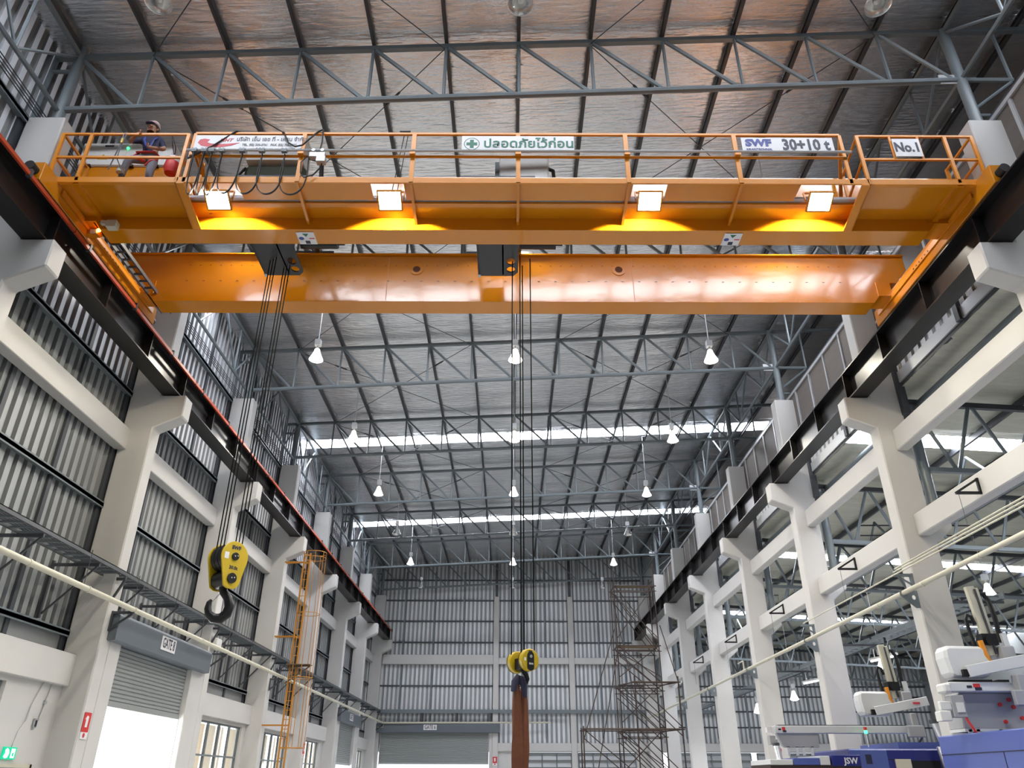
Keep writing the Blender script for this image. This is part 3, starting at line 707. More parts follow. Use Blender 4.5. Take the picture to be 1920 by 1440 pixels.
for pts, lab in (([(-5.9, 10.26, 11.6), (-5.5, 10.25, 11.9), (-5.15, 10.3, 12.32), (-4.95, 10.36, 12.34), (-4.88, 10.4, 12.1)], 'black cable looped over the railing in front of the company banner'), ([(-4.32, 10.36, 12.34), (-4.24, 10.25, 12.25), (-4.12, 10.24, 11.98), (-3.98, 10.24, 11.88), (-3.85, 10.24, 11.92), (-3.7, 10.24, 12.12), (-3.62, 10.3, 12.32), (-3.52, 10.26, 12.33), (-3.5, 10.25, 12.0), (-3.52, 10.25, 11.75)], 'black cable sagging over the right end of the company banner')):
    tag(MB().tube(pts, .016, 6).build('draped_cable', 'rubber', None, True), lab, 'cable')
tag(MB().bar((-2.02, 10.36, 12.3), (-2.25, 10.8, 11.2), .008, 5).bar((-2.1, 10.33, 12.34), (-1.9, 10.33, 12.34), .03, 6).bar((-1.95, 10.36, 12.3), (-2.15, 10.8, 11.2), .008, 5).build('tied_rope', 'steel_dark'), 'dark cord knotted on the handrail left of the safety sign', 'rope')
# cabinets on the crane
t = thing('control_cabinet', 'grey electrical cabinet with warning triangle on the left crane platform', 'cabinet', (-7.75, 11.52, 12.085))
MB().box(-.92, .92, -.2, .2, .34, .95).build('body', 'cabinet', t, bevel=.01)
MB().box(-.9, .9, -.17, .17, 0, .34).build('base_frame', 'orange', t)
MB().box(-.91, -.02, -.215, -.2, .36, .93).build('door', 'cabinet', t); MB().box(.02, .91, -.215, -.2, .36, .93).build('door', 'cabinet', t)
MB().prism([(-.55, .5), (-.35, .5), (-.45, .64)], 'y', -.222, -.216).build('warning_triangle', 'yellow', t)
MB().prism([(-.465, .52), (-.435, .52), (-.445, .6), (-.46, .6)], 'y', -.225, -.222).build('warning_mark', 'ink', t)
MB().box(-.48, -.3, -.222, -.216, .84, .88).build('name_plate', 'ink', t)
MB().bar((.0, -.235, .8), (.0, -.215, .8), .025, 10).build('green_indicator', 'green_lamp', t)
for x in (-.75, .1, .6): MB().box(x, x+.1, -.24, -.16, .31, .36).build('mounting_foot', 'black', t)
t = thing('limit_switch_box', 'small grey box on the orange deck left of the cabinet', 'switch box', (-8.28, 10.9, 11.12))
MB().box(-.09, .09, -.07, .07, 0, .2).build('body', 'steel_grey', t, bevel=.01); MB().box(-.14, .14, -.1, .1, 0, .02).build('base_plate', 'orange_rail', t)
t = thing('warning_beacon', 'small orange glowing lamp on the left end carriage', 'lamp', (-8.0, 11.55, 10.92))
MB().box(-.16, .06, -.06, .06, -.06, .05).build('bracket', 'orange_rail', t); MB().box(-.08, .04, -.09, -.04, -.05, .03).build('lamp_base', 'cabinet', t)
MB().bar((.06, -.08, 0), (.1, -.1, 0), .035, 10).build('lens', 'orange_lamp', t, True)
tag(MB().box(-7.76, -7.5, 11.2, 11.28, 10.88, 10.95).box(-7.62, -7.44, 11.16, 11.3, 10.78, 10.93).build('alarm_horn', 'cream'), 'cream alarm horn bolted under the left crane platform', 'horn')

# ------------------------------------------------------------------ hoist trolleys
def plate_holes(out, holes, z0, z1, name, mt, parent):
    bm = bmesh.new(); es = []
    for lp in [out]+holes:
        vs_ = [bm.verts.new((p[0], p[1], z0)) for p in lp]
        es += [bm.edges.new((vs_[i], vs_[(i+1) % len(vs_)])) for i in range(len(vs_))]
    bmesh.ops.triangle_fill(bm, use_beauty=True, edges=es)
    r = bmesh.ops.extrude_face_region(bm, geom=bm.faces[:])
    for v in r['geom']:
        if isinstance(v, bmesh.types.BMVert): v.co.z = z1
    bmesh.ops.recalc_face_normals(bm, faces=bm.faces)
    me = bpy.data.meshes.new(name); bm.to_mesh(me); bm.free(); me.materials.append(MATS[mt])
    o = bpy.data.objects.new(name, me); COL.objects.link(o); o.parent = parent; return o
def circ(x, y, rx, ry, n=14): return [(x+rx*math.cos(2*PI*i/n), y+ry*math.sin(2*PI*i/n)) for i in range(n)]
def trolley(label, x, ropes, zrope, big):
    t = thing('hoist_trolley', label, 'hoist', (x, 12.6, 12.12), group='hoist trolleys on the crane')
    z0 = -1.02
    plate_holes([(-.4, -.7), (.36, -.7), (.42, -.6), (.42, .42), (.32, .55), (-.36, .55), (-.4, .5)], [circ(.27, .05, .09, .12), circ(.27, .33, .09, .1)], z0, z0+.03, 'drum_cradle_plate', 'black_frame', t)
    MB().box(-.42, -.39, -.7, .55, z0, .3).build('side_plate', 'black_frame', t)
    MB().box(.09, .12, -.7, .5, z0, .3).build('side_plate', 'black_frame', t)
    MB().box(-.4, .1, -.62, -.6, z0+.2, .2).build('front_plate', 'black_frame', t)
    MB().bar((-.36, -.1, -.4), (.08, -.1, -.4), .26, 20).build('rope_drum', 'black_frame', t, True)
    MB().bar((.44, -.05, -.62), (1.2, -.05, -.62), .13, 16).bar((1.2, -.05, -.62), (1.34, -.05, -.62), .06, 10).build('hoist_motor', 'black', t, True)
    MB().box(-.43, -.37, .48, .58, z0-.02, z0+.22).build('corner_bracket', 'bright_steel', t)
    for yy in (-1.08, 1.36):
        MB().box(-.75, .75, yy-.07, yy+.07, -.0, .2).build('end_truck', 'black_frame', t)
    MB().box(-.5, -.4, -1.1, 1.4, .02, .16).box(.4, .5, -1.1, 1.4, .02, .16).build('cross_beam', 'black_frame', t)
    if big:
        MB().box(-.85, .45, -.6, -.1, .5, 1.05).build('gear_box', 'olive', t, bevel=.1)
        MB().box(-.8, .4, -.7, -.2, 1.05, 1.78).build('electric_cabinet', 'cabinet', t, bevel=.01)
        MB().tube([(.45, -.4, 1.4), (.75, -.5, 1.2), (.8, -.5, .6), (.6, -.6, .2)], .05, 8).tube([(-.85, -.5, 1.0), (-.98, -.6, .6), (-.8, -.6, .3)], .03, 6).build('cable_bundle', 'rubber', t, True)
    else:
        MB().box(.02, 1.06, -.65, -.3, .5, 1.25).build('electric_cabinet', 'cabinet', t, bevel=.03)
        MB().box(-.07, .04, -.6, -.35, .6, 1.1).box(-.25, .02, -.6, -.4, .42, .55).build('resistor_box', 'steel_grey', t)
        MB().tube([(1.06, -.5, 1.0), (1.16, -.5, .95), (1.18, -.5, .6), (1.0, -.5, .4)], .04, 8).build('cable_bundle', 'rubber', t, True)
    for (rx, ry, z_end, zs) in ropes:
        MB().bar((rx-x, ry-12.6, zs-12.12), (rx-x, ry-12.6, z_end-12.12), .011, 6).build('wire_rope', 'rope', t)
    return t
HX, HY, HZ = -4.79, 12.7, 4.92          # big hook block, centre of the sheave axle
hd = Vector((.80, -.60, 0)); hp = Vector((.60, .80, 0))   # axle direction, in-plane direction
rp = []
for s_ in (-1, 1):
    for o_ in (-.1, 0, .1):
        c = Vector((HX, HY, 0))+hd*(o_-.02)+hp*(.17*s_)
        rp.append((c.x, c.y, HZ+.1, 11.1))
trolley('black left hoist trolley with olive gearbox carrying the large hook', -4.82, rp, 5, True)
hd3 = Vector((.55, -.835, 0)); hp3 = Vector((.835, .55, 0))
KX, KY, KZ = .19, 12.6, 3.27
rp2 = []
for s_ in (-1, 1):
    for o_ in (-.14, .14):
        c = Vector((KX, KY, 0))+hd3*o_+hp3*(.125*s_); rp2.append((c.x, c.y, KZ+.05, 11.1))
trolley('black middle hoist trolley with white cabinet carrying the small hook', -.29, rp2, 3.3, False)
R_H = Matrix(((hp.x, hd.x, 0, HX), (hp.y, hd.y, 0, HY), (0, 0, 1, HZ), (0, 0, 0, 1)))  # local x=in plane, y=axle
def disc(mb, x, z, r, y0, y1, n=20): return mb.bar((x, y0, z), (x, y1, z), r, n)
t = thing('hook_block', 'large yellow hook block marked 30.0t with a black hook on the left', 'hook block', (HX, HY, HZ)); t.rotation_euler = (0, 0, math.atan2(hp.y, hp.x))
ol = [(.255*math.cos(a), .255*math.sin(a)) for a in [PI*(-.08+1.16*i/16) for i in range(17)]]+[(-.17+.02, -.42), (-.13, -.49), (-.06, -.53), (.06, -.53), (.13, -.49), (.165, -.42)]
for y0, y1 in ((.17, .2), (-.2, -.17)):
    MB().prism(ol, 'y', y0, y1).build('side_plate', 'yellow', t, bevel=.006)
for q in (-.1, 0, .1): disc(MB(), 0, 0, .235, q-.043, q+.043, 24).build('sheave', 'black', t, True)
disc(disc(MB(), 0, 0, .065, -.225, .225, 14), 0, -.36, .085, -.225, .225, 14).build('axle_cap', 'black', t, True)
for y in (-.228,): 
    for z in (0, -.36):
        MB().bar((-.02, y, z), (-.02, y-.012, z), .012, 8).bar((.03, y, z+.01), (.03, y-.012, z+.01), .012, 8).build('bolt_head', 'chrome', t)
disc(MB(), 0, -.36, .15, -.16, .16, 20).build('cross_head', 'black', t, True)
fr_ = Matrix.Translation((0, -.203, .15)) @ Matrix.Rotation(PI/2, 4, 'X')
text('lettering', 'SWF', .085, 'ink', t, Matrix.Translation((0, -.203, .145)) @ Matrix.Rotation(PI/2, 4, 'X'), off=.004)
text('lettering', '30.0t', .08, 'ink', t, Matrix.Translation((0, -.203, -.19)) @ Matrix.Rotation(PI/2, 4, 'X'), off=.002)
MB().box(-.2, -.12, -.204, -.2, -.06, .05).build('rating_label', 'sign_white', t)
hk = [(0, -.46), (.03, -.56), (.13, -.66), (.18, -.79), (.155, -.91), (.05, -.99), (-.07, -.985), (-.17, -.92), (-.205, -.83), (-.2, -.74), (-.17, -.69)]
rr = [.07, .068, .07, .078, .085, .088, .082, .07, .058, .045, .02]
MB().tube([(a*.86, 0, b) for a, b in hk], rr, 12).xform(Matrix.Rotation(-.75, 4, 'Z')).build('hook', 'black', t, True)
MB().rbar((.0, 0, -.55), (-.15, 0, -.76), .03, .012).xform(Matrix.Rotation(-.75, 4, 'Z')).build('safety_latch', 'bright_steel', t)
t = thing('hook_block', 'small yellow hook block with round covers and hanging sling at the centre', 'hook block', (KX, KY, KZ)); t.rotation_euler = (0, 0, math.atan2(hp3.y, hp3.x))
for q in (-.165, .165):
    disc(MB(), 0, 0, .165, q-.05, q+.05, 28).build('sheave_cover', 'yellow', t, True, bevel=.012)
    disc(MB(), 0, 0, .169, q+.034, q+.046, 28).build('rope_guard', 'black', t, True)
pl = [(.045*math.cos(a), .045+.045*math.sin(a)) for a in [PI*i/8 for i in range(9)]]+[(.045*math.cos(a), -.075+.045*math.sin(a)) for a in [PI+PI*i/8 for i in range(9)]]
MB().prism([(a*1.35, b*1.35) for a, b in pl], 'y', -.228, -.215).build('black_plate', 'black', t)
MB().bar((0, -.228, .05), (0, -.236, .05), .025, 12).build('axle_bolt', 'chrome', t)
text('lettering', '10.0t', .04, 'sign_white', t, Matrix.Translation((0, -.230, -.06)) @ Matrix.Rotation(PI/2, 4, 'X'), off=.001)
text('lettering', 'SWF', .035, 'ink', t, Matrix.Translation((0, -.217, .125)) @ Matrix.Rotation(PI/2, 4, 'X'), off=.001)
MB().box(-.12, -.085, -.219, -.215, -.02, .03).build('rating_label', 'sign_white', t)
MB().box(-.08, .08, -.11, .11, -.12, .04).bar((0, 0, -.1), (0, 0, -.16), .045, 10).build('hook_shank', 'black', t)
hk2 = [(0, -.2), (.02, -.24), (.075, -.29), (.095, -.36), (.06, -.43), (-.01, -.455), (-.08, -.42), (-.1, -.35), (-.09, -.31)]
MB().tube([(a*.8, 0, b*.85+.05) for a, b in hk2], [.04, .04, .042, .045, .046, .045, .04, .032, .015], 10).build('hook', 'black', t, True)
# brown sling: two soft strands draped over the small hook
t = thing('lifting_sling', 'brown fabric sling draped over the small hook, hanging to the floor', 'sling', (KX-.04, KY-.02, 2.94))
def strand(pts, r, fl):
    m = MB(); n = 14; rings = []
    for i, (p, w_, d_) in enumerate(pts):
        rings.append([(p[0]+w_*math.cos(2*PI*k/n)*(1+.2*math.sin(3*2*PI*k/n+i*.22)+.08*math.sin(i*.9)), p[1]+d_*math.sin(2*PI*k/n)*(1+.2*math.sin(4*2*PI*k/n+i*.2)), p[2]) for k in range(n)])
    f = []
    for i in range(len(rings)-1):
        for k in range(n): f.append((i*n+k, i*n+(k+1) % n, (i+1)*n+(k+1) % n, (i+1)*n+k))
    f += [tuple(range(n)), tuple(range((len(rings)-1)*n, len(rings)*n))]
    return m.add([q for r_ in rings for q in r_], f)
N = 22
L1 = [((-.055-.004*i/N*3, -.03, -.03-2.3*(i/N)), (.04+.038*min(1, i/4)-.006*(i/N)), .05) for i in range(N+1)]
L2 = [((.05-.03*(i/N), .03, -.06-2.25*(i/N)), (.045+.035*min(1, i/5)-.012*(i/N)), .055) for i in range(N+1)]
strand(L1, 0, 0).build('sling_strand', 'sling', t, True); strand(L2, 0, 0).build('sling_strand', 'sling', t, True)
MB().tube([(-.09, -.05, -.12), (-.075, -.03, .02), (-.03, 0, .085), (.03, .0, .07), (.06, 0, -.05), (.075, -.02, -.2)], [.045, .05, .05, .05, .05, .03], 10, flat=1.3).build('sling_eye', 'navy', t, True)

# ------------------------------------------------------------------ high-bay lamps
def lamp_mb(state):
    parts = []
    rod = MB().bar((0, 0, .62), (0, 0, 1.0), .01, 6)
    bal = MB().box(-.085, .085, -.085, .085, .42, .62).bar((0, 0, .3), (0, 0, .42), .03, 10)
    ref = MB().lathe([(.05, .32), (.075, .30), (.10, .2), (.15, .07), (.205, -.04), (.21, -.06), (.2, -.055), (.145, .07), (.095, .19), (.04, .28)], 24)
    return rod, bal, ref
bell = {}
for st in ('on', 'cool', 'off'):
    rod, bal, ref = lamp_mb(st)
    bell[st] = (bal.mesh('ballast_box', 'bright_steel'), ref.mesh('reflector', 'reflector' if st == 'off' else 'reflector_lit', True),
                MB().lathe([(.0, -.12), (.09, -.105), (.16, -.08), (.198, -.05)], 24).mesh('lens', 'clear_glass' if st == 'off' else ('lamp_on' if st == 'on' else 'lamp_cool'), True))
LXS = (-5.83, .11, 5.95)
def lamp(label, x, y, z, ztop, st, power, group):
    t = thing('high_bay_lamp', label, 'lamp', (x, y, z), group=group)
    ob('ballast_box', bell[st][0], t); ob('reflector', bell[st][1], t); ob('lens', bell[st][2], t)
    MB().bar((0, 0, .62), (0, 0, ztop-z), .011, 6).build('hanger_rod', 'bright_steel', t)
    px = min(PUR, key=lambda q: abs(q-x)); MB().box(min(0, px-x)-.02, max(0, px-x)+.02, -.02, .02, ztop-z-.04, ztop-z).build('hanger_clamp', 'steel_dark', t)
    if st == 'off': MB().lathe([(.0, -.02), (.045, .02), (.05, .1), (.03, .2)], 12).build('bulb', 'cabinet', t, True)
    if power:
        l = bpy.data.lights.new('lamp_light', 'SPOT'); l.energy = power; l.spot_size = 2.7; l.spot_blend = .5; l.color = (1, .92, .78) if st == 'on' else (.97, .95, 1); l.shadow_soft_size = .2
        o = bpy.data.objects.new('lamp_light', l); COL.objects.link(o); o.parent = t; o.location = (0, 0, -.14)
    return t
rows = [(7.95, 'off', 0, 'unlit high-bay lamp at the top edge of the photo'), (13.6, 'on', 1, 'lit high-bay lamp hidden behind the front crane girder'), (19.6, 'on', 1, 'lit high-bay lamp in the nearest row below the crane'), (25.6, 'on', 1, 'lit high-bay lamp in front of the near skylight strip'),
        (31.6, 'cool', 1, 'lit high-bay lamp just below the near skylight strip'), (37.6, 'off', 0, 'unlit high-bay lamp in front of the far skylight strip'), (43.6, 'cool', .5, 'lit high-bay lamp below the far skylight strip'), (49.6, 'off', 0, 'unlit high-bay lamp in front of the end wall')]
for (y, st, pw, lab) in rows:
    for i, x in enumerate(LXS):
        if y == 13.6: z = 12.75
        else: z = 12.7
        if y < 9: x = (-5.72, .13, 5.9)[i]
        lamp(lab+', '+('left one', 'middle one', 'right one')[i], x, y, z+.05, zt(x)+.1, st, BAY_P*pw, 'high-bay lamps of the main hall')
for (x, y, z, st, lab) in ((14.7, 31.6, 5.65, 'on', 'lit high-bay lamp in the right hall between the second and third columns'), (13.1, 37.6, 5.0, 'cool', 'white high-bay lamp in the right hall behind the third right column'), (11.35, 37.6, 4.45, 'cool', 'small high-bay lamp in the right hall left of the third right column')):
    lamp(lab, x, y, z, za(x)-.2, st, BAY_P*.5, 'high-bay lamps of the right hall')
for y in (13.6, 25.6): 
    for x in (16, 22):  # out of view, added for the light they give the right hall
        lamp('added unseen high-bay lamp of the right hall, %s row, %s one' % ('near' if y < 20 else 'far', 'left' if x < 20 else 'right'), x, y, 7.2, za(x)-.2, 'on', BAY_P*.6, 'added unseen lamps of the right hall')
# ------------------------------------------------------------------ left wall services
t = thing('cable_tray', 'grey steel cable ladder tray on brackets along the left wall', 'cable tray', (-8.6, 8, 5.5))
MB().box(.22, .25, 0, 44.9, .02, .1).box(.19, .25, 0, 44.9, .085, .1).build('side_rail', 'tray_grey', t); MB().box(-.25, -.22, 0, 44.9, 0, .11).build('side_rail', 'tray_grey', t)
rg = MB().box(-.22, .22, -.02, .02, .015, .05).mesh('rung', 'steel_grey')
for q in range(150): ob('rung', rg, t, (0, .15+.3*q, 0))
for q in range(5): MB().tube([(-.16+.07*q, .0, .07), (-.16+.07*q+.01, 12, .068), (-.16+.07*q, 30, .07), (-.15+.07*q, 44.8, .07)], .02, 5).build('power_cable', 'steel_dark', t)
abm = MB().rbar((-.72, 0, -.03), (.24, 0, -.03), .045, .06).rbar((-.68, .0, -1.0), (.2, 0, -.06), .03, .035).box(-.74, -.69, -.03, .03, -1.08, .05).mesh('support_arm', 'steel_dark')
for q in range(21):
    ob('support_arm', abm, t, (0, 3.17+2.08*q, 0))
for k in range(1, 8):
    MB().box(-.02, .04, 0, .05, -.62, -.03).rbar((.0, .03, -.05), (.26, .03, -.05), .05, .06).rbar((.02, .03, -.58), (.24, .03, -.08), .04, .045).build('column_bracket', 'steel_dark', t, loc=(0, yf(k)-8+.02, 0))
t = thing('wall_pipe', 'cream painted pipe running along the left wall below the cable tray', 'pipe', (-8.1, 8, 4.83))
MB().bar((0, 0, 0), (0, 44.6, 0), .055, 12).build('pipe', 'cream', t, True)
cp = MB().bar((0, -.03, 0), (0, .03, 0), .064, 12).mesh('pipe_coupling', 'cream', True)
for q in range(20): ob('pipe_coupling', cp, t, (0, .65+2.0*q+2, 0))
for k in range(1, 8):
    MB().rbar((-.44, 0, -.06), (.03, 0, -.06), .05, .05).rbar((-.42, 0, -.4), (0, 0, -.09), .04, .045).box(-.45, -.4, -.03, .03, -.44, -.03).build('pipe_bracket', 'steel_dark', t, loc=(0, yf(k)-8+.2, 0))
for q in (6.5, 8.6, 10.7, 12.6, 14.7, 16.8): MB().bar((-.02, q, .06), (-.02, q, .72), .008, 5).build('hanger_rod', 'steel_dark', t)
t = thing('wall_pipe', 'cream painted pipe running across the far end wall above GATE 6', 'pipe', (-8.0, 52.9, 4.9))
MB().bar((-.1, -.2, -.05), (10.5, 0, 0), .055, 10).build('pipe', 'cream', t, True)
for q in range(5): MB().bar((.6+2*q, 0, 0), (.66+2*q, 0, 0), .065, 10).build('pipe_coupling', 'cream', t, True)
MB().tube([(-.1, -.2, -.05), (-.12, -.18, -.3), (-.6, -.1, -.3)], .025, 6).tube([(.25, 0, .3), (-.4, 0, .3), (-.4, 0, .02), (-.1, 0, .02)], .025, 6).build('branch_pipe', 'cream', t, True)
t = thing('cable_tray', 'grey cable tray running across the far end wall above the pipe', 'cable tray', (-8.6, 52.85, 5.45))
MB().box(0, 22, 0, .03, 0, .2).build('side_rail', 'steel_grey', t); MB().box(0, 22, .38, .41, 0, .1).build('side_rail', 'steel_grey', t)
for q in range(55): ob('rung', rg, t, (.3+.4*q, .2, .16), PI/2)
for x in (2.9, 5.1, 7.3): MB().box(x-.06, x+.06, .05, .5, -.55, 0).build('support_arm', 'steel_dark', t)
# caged ladder on the fourth left column
t = thing('caged_ladder', 'tall yellow caged ladder standing off the fourth left column', 'ladder', (-7.82, 28.45, 1.4))
for x in (-.02, .2): MB().rbar((x, .0, .55), (x, .0, 7.85), .025, .06, (1, 0, 0)).build('stile', 'ladder_yellow', t); MB().rbar((x, 0, 0), (x, 0, .55), .025, .06, (1, 0, 0)).build('stile_foot', 'black', t)
rm = MB().bar((-.02, 0, 0), (.2, 0, 0), .013, 6).mesh('rung', 'ladder_yellow')
for q in range(25): ob('rung', rm, t, (0, 0, .25+.3*q))
hoop = [(.09+.42*math.cos(a)*1.0, .0+.42+.42*math.sin(a)) for a in [2*PI*i/24 for i in range(24)]]
hoop = [(.38+.42*math.cos(a), .02+.42*math.sin(a)) for a in [2*PI*i/24 for i in range(24)]]
for z in (1.17, 3.4, 5.6, 7.65, 7.85):
    MB().tube([(x, y, z) for x, y in hoop], .013, 6, closed=True).build('cage_hoop', 'ladder_yellow', t, True)
for i in (2, 5, 8, 10, 14, 16, 19, 22):
    x, y = hoop[i]; MB().rbar((x, y, 1.17), (x, y, 7.85), .022, .008).build('cage_strap', 'ladder_yellow', t)
for z in (1.87, 4.8, 7.5):
    MB().rbar((-.72, -.03, z), (.0, -.02, z), .03, .045).rbar((-.72, .16, z), (.2, .02, z), .03, .045).build('standoff_bracket', 'ladder_yellow', t)
t = thing('ladder_landing', 'yellow ladder stay frame fixed beside the cage at the cable tray', 'bracket', (-7.82, 28.3, 5.15))
MB().rbar((-.05, 0, 0), (.75, 0, .05), .05, .06).rbar((-.1, 0, -.55), (.72, 0, .02), .03, .04).box(-.1, .75, -.2, .2, .05, .07).build('stay', 'plank', t)
# signs and small fittings
t = thing('exit_sign', 'green lit emergency exit sign on the left wall by the nearest door', 'exit sign', (-9.05, 15.2, 2.02))
MB().box(-.03, 0, -.2, .2, -.1, .1).build('housing', 'exit_green', t)
MB().prism([(-.17, -.06), (-.12, -.085), (-.05, -.07), (-.02, 0), (-.05, .055), (-.1, .08), (-.15, .05), (-.13, 0)], 'x', 0, .004).build('running_figure', 'exit_white', t)
MB().box(0, .004, .04, .15, -.075, .075).build('door_symbol', 'exit_white', t)
MB().box(.004, .006, .07, .12, -.05, .01).build('door_mark', 'exit_green', t)
MB().tube([(-.02, .05, .1), (-.02, .1, .35), (-.01, .25, .55), (-.01, .28, .8), (-.01, .5, 1.25)], .012, 6).build('supply_cable', 'white_paint', t)
t = thing('door_5', 'white door below the exit sign on the left wall', 'door', (-9.07, 14.75, 0), kind='structure')
MB().box(0, .05, 0, .06, 0, 1.85).box(0, .05, 1.15, 1.21, 0, 1.85).box(0, .05, 0, 1.21, 1.79, 1.85).build('door_frame', 'cream', t); MB().box(0, .03, .06, 1.15, 0, 1.79).build('door_leaf', 'machine_grey', t)
MB().bar((.03, 1.05, .95), (.08, 1.05, .95), .02, 8).build('door_handle', 'chrome', t)
t = thing('wall_socket', 'small grey switch on the white wall above the exit sign', 'switch', (-9.07, 15.75, 2.55))
MB().box(0, .03, -.05, .05, -.08, .08).build('plate', 'machine_grey', t); MB().box(.03, .04, -.02, .03, -.06, .05).build('rocker', 'ink', t)
t = thing('cable_conduit', 'thin white conduit with clips running down the left wall', 'conduit', (-9.06, 15.85, 2.6))
MB().bar((0, 0, 0), (.0, .15, .66), .014, 6).build('conduit', 'white_paint', t); MB().box(-.01, .02, .02, .1, .3, .36).build('clip', 'machine_grey', t)
def fire(label, x, y, z, s):
    t = thing('fire_sign', label, 'sign', (x, y, z))
    MB().box(0, .008, -.15*s, .15*s, -.2*s, .2*s).build('panel', 'red', t)
    MB().prism([(-.05*s, -.1*s), (.05*s, -.1*s), (.05*s, .12*s), (-.02*s, .14*s), (-.09*s, .06*s), (-.05*s, .06*s)], 'x', .008, .012).build('extinguisher_symbol', 'sign_white', t)
    MB().box(0, .006, -.15*s, .15*s, -.34*s, -.2*s).build('lower_strip', 'sign_white', t)
    MB().prism([(.05*s*math.cos(a*PI/6), -.265*s+.05*s*math.sin(a*PI/6)) for a in range(12)], 'x', .006, .009).build('red_dot', 'red', t)
    return t
fire('red fire extinguisher sign on the column beside GATE 8', -8.535, 16.63, 2.62, .9)
fire('small red fire extinguisher sign on a far left column behind the ladder', -8.535, 34.63, 2.75, 1.0)
f3 = fire('tiny red fire extinguisher sign on the end wall column beside GATE 6', -.98, 52.99, 2.75, .9); f3.rotation_euler.z = -PI/2
t = thing('wall_fan', 'round wall fan at the window beside the gate pier', 'fan', (-8.9, 22.95, 3.0))
MB().tube([(0, .2*math.cos(a), .2*math.sin(a)) for a in [2*PI*i/16 for i in range(16)]], .012, 5, closed=True).build('guard_ring', 'machine_grey', t)
for i in range(4):
    a = PI/2*i; MB().add([(0, .03*math.cos(a), .03*math.sin(a)), (.02, .18*math.cos(a-.3), .18*math.sin(a-.3)), (-.01, .18*math.cos(a+.4), .18*math.sin(a+.4))], [(0, 1, 2)]).build('fan_blade', 'machine_grey', t)
MB().bar((-.15, 0, 0), (.03, 0, 0), .05, 10).box(-.2, -.13, -.05, .05, -.3, .05).build('motor', 'machine_grey', t)
t = thing('junction_box', 'clear plastic meter box on the third left column', 'box', (-8.53, 22.7, 5.05))
MB().box(0, .16, -.2, .2, -.15, .15).build('box', 'cabinet', t, bevel=.02); MB().bar((.05, 0, .15), (.05, 0, .5), .01, 6).build('hanger_rod', 'steel_dark', t)

# ------------------------------------------------------------------ right frame services
t = thing('wall_pipe', 'cream painted pipe running along the right columns', 'pipe', (8.42, 6, 5.2))
MB().bar((0, 0, .04), (0, 46, -.2), .05, 10).build('pipe', 'cream', t, True)
for q in range(20): MB().bar((0, 3.2+2.1*q, .03-.0052*(3.2+2.1*q)), (0, 3.26+2.1*q, .03-.0052*(3.2+2.1*q)), .058, 10).build('pipe_coupling', 'cream', t, True)
MB().tube([(0, 22.9, -.03), (0, 22.9, .26), (.0, 23.6, .26)], .022, 6).tube([(0, 34.9, -.1), (0, 34.9, .2), (.0, 35.6, .2)], .022, 6).build('branch_pipe', 'cream', t, True)
pb = plate_holes([(-.38, .06), (0, .06), (0, -.3), (-.1, -.3), (-.38, -.04)], [circ(-.1, -.08, .04, .05, 10)], 0, .012, 'gusset_plate', 'steel_grey', t)
pb.data.transform(Matrix.Rotation(PI/2, 4, 'X'))
pb.location = (.3, yf(1)-6.0, -.03)
for k in range(2, 7): ob('gusset_plate', pb.data, t, (.3, yf(k)-6.0, -.03-.005*(k-1)*6))
for i in range(3):
    tag(MB().bar((8.36+.04*i, 5, 5.58+.10*i), (8.36+.04*i, 16.6 if i else 22.3, 5.60+.07*i), .016, 6).build('steel_conduit', 'cream', None, True), ['long cream conduit above the right pipe reaching the third right column', 'middle cream conduit above the right pipe ending at the second right column', 'upper cream conduit above the right pipe ending at the second right column'][i], 'conduit')
def ladder_bracket(k):
    t = thing('strut_bracket', 'small grey slotted strut bracket on the %s right column above the pipe' % ORD[k], 'bracket', (8.72, yf(k)+.02, 5.58), group='strut brackets on the right columns')
    MB().rbar((-.36, .0, 0), (0, .0, 0), .04, .04).rbar((-.36, .1, 0), (0, .1, 0), .04, .04).build('arm', 'steel_grey', t)
    MB().rbar((-.3, .05, -.03), (0, .05, -.22), .03, .035).build('brace', 'steel_grey', t); MB().box(-.03, 0, -.01, .11, -.25, .03).build('foot', 'steel_grey', t)
for k in (1, 2): ladder_bracket(k)
for k in range(0, 5):
    y = yf(k)+3.4 - (.1*k)
    t = thing('triangle_bracket', 'black triangular angle-iron bracket on the lower right beam in the %s bay' % ORD[k], 'bracket', (9.05, y, 6.52), group='triangular brackets on the right beams')
    MB().rbar((0, 0, 0), (-.5, 0, 0), .05, .05).build('arm', 'black', t); MB().rbar((-.015, 0, 0), (-.015, 0, .3), .05, .05).build('upright', 'black', t); MB().rbar((-.5, 0, 0), (-.0, 0, .29), .042, .042).build('brace', 'black', t)
    MB().bar((-.45, 0, 0), (-.45, 0, -.95), .005, 5).build('drop_wire', 'steel_dark', t)
for k in range(1, 6):
    t = thing('aisle_cable_tray', 'short grey cable tray across the right hall behind the %s right column' % ORD[k+1] if k < 12 else '', 'cable tray', (10.3, yf(k)+.2, 5.2), group='cable trays of the right hall')
    MB().rbar((0, 0, 0), (0, 5.8, 0), .03, .12).rbar((.4, 0, 0), (.4, 5.8, 0), .03, .12).build('side_rail', 'steel_grey', t)
    for q in range(14): ob('rung', rg, t, (.2, .2+.4*q, -.03))
    MB().rbar((-.9, .4, -.08), (.6, .4, -.08), .05, .06).rbar((-.9, .4, -.5), (.3, .4, -.1), .04, .04).build('support_arm', 'steel_dark', t)
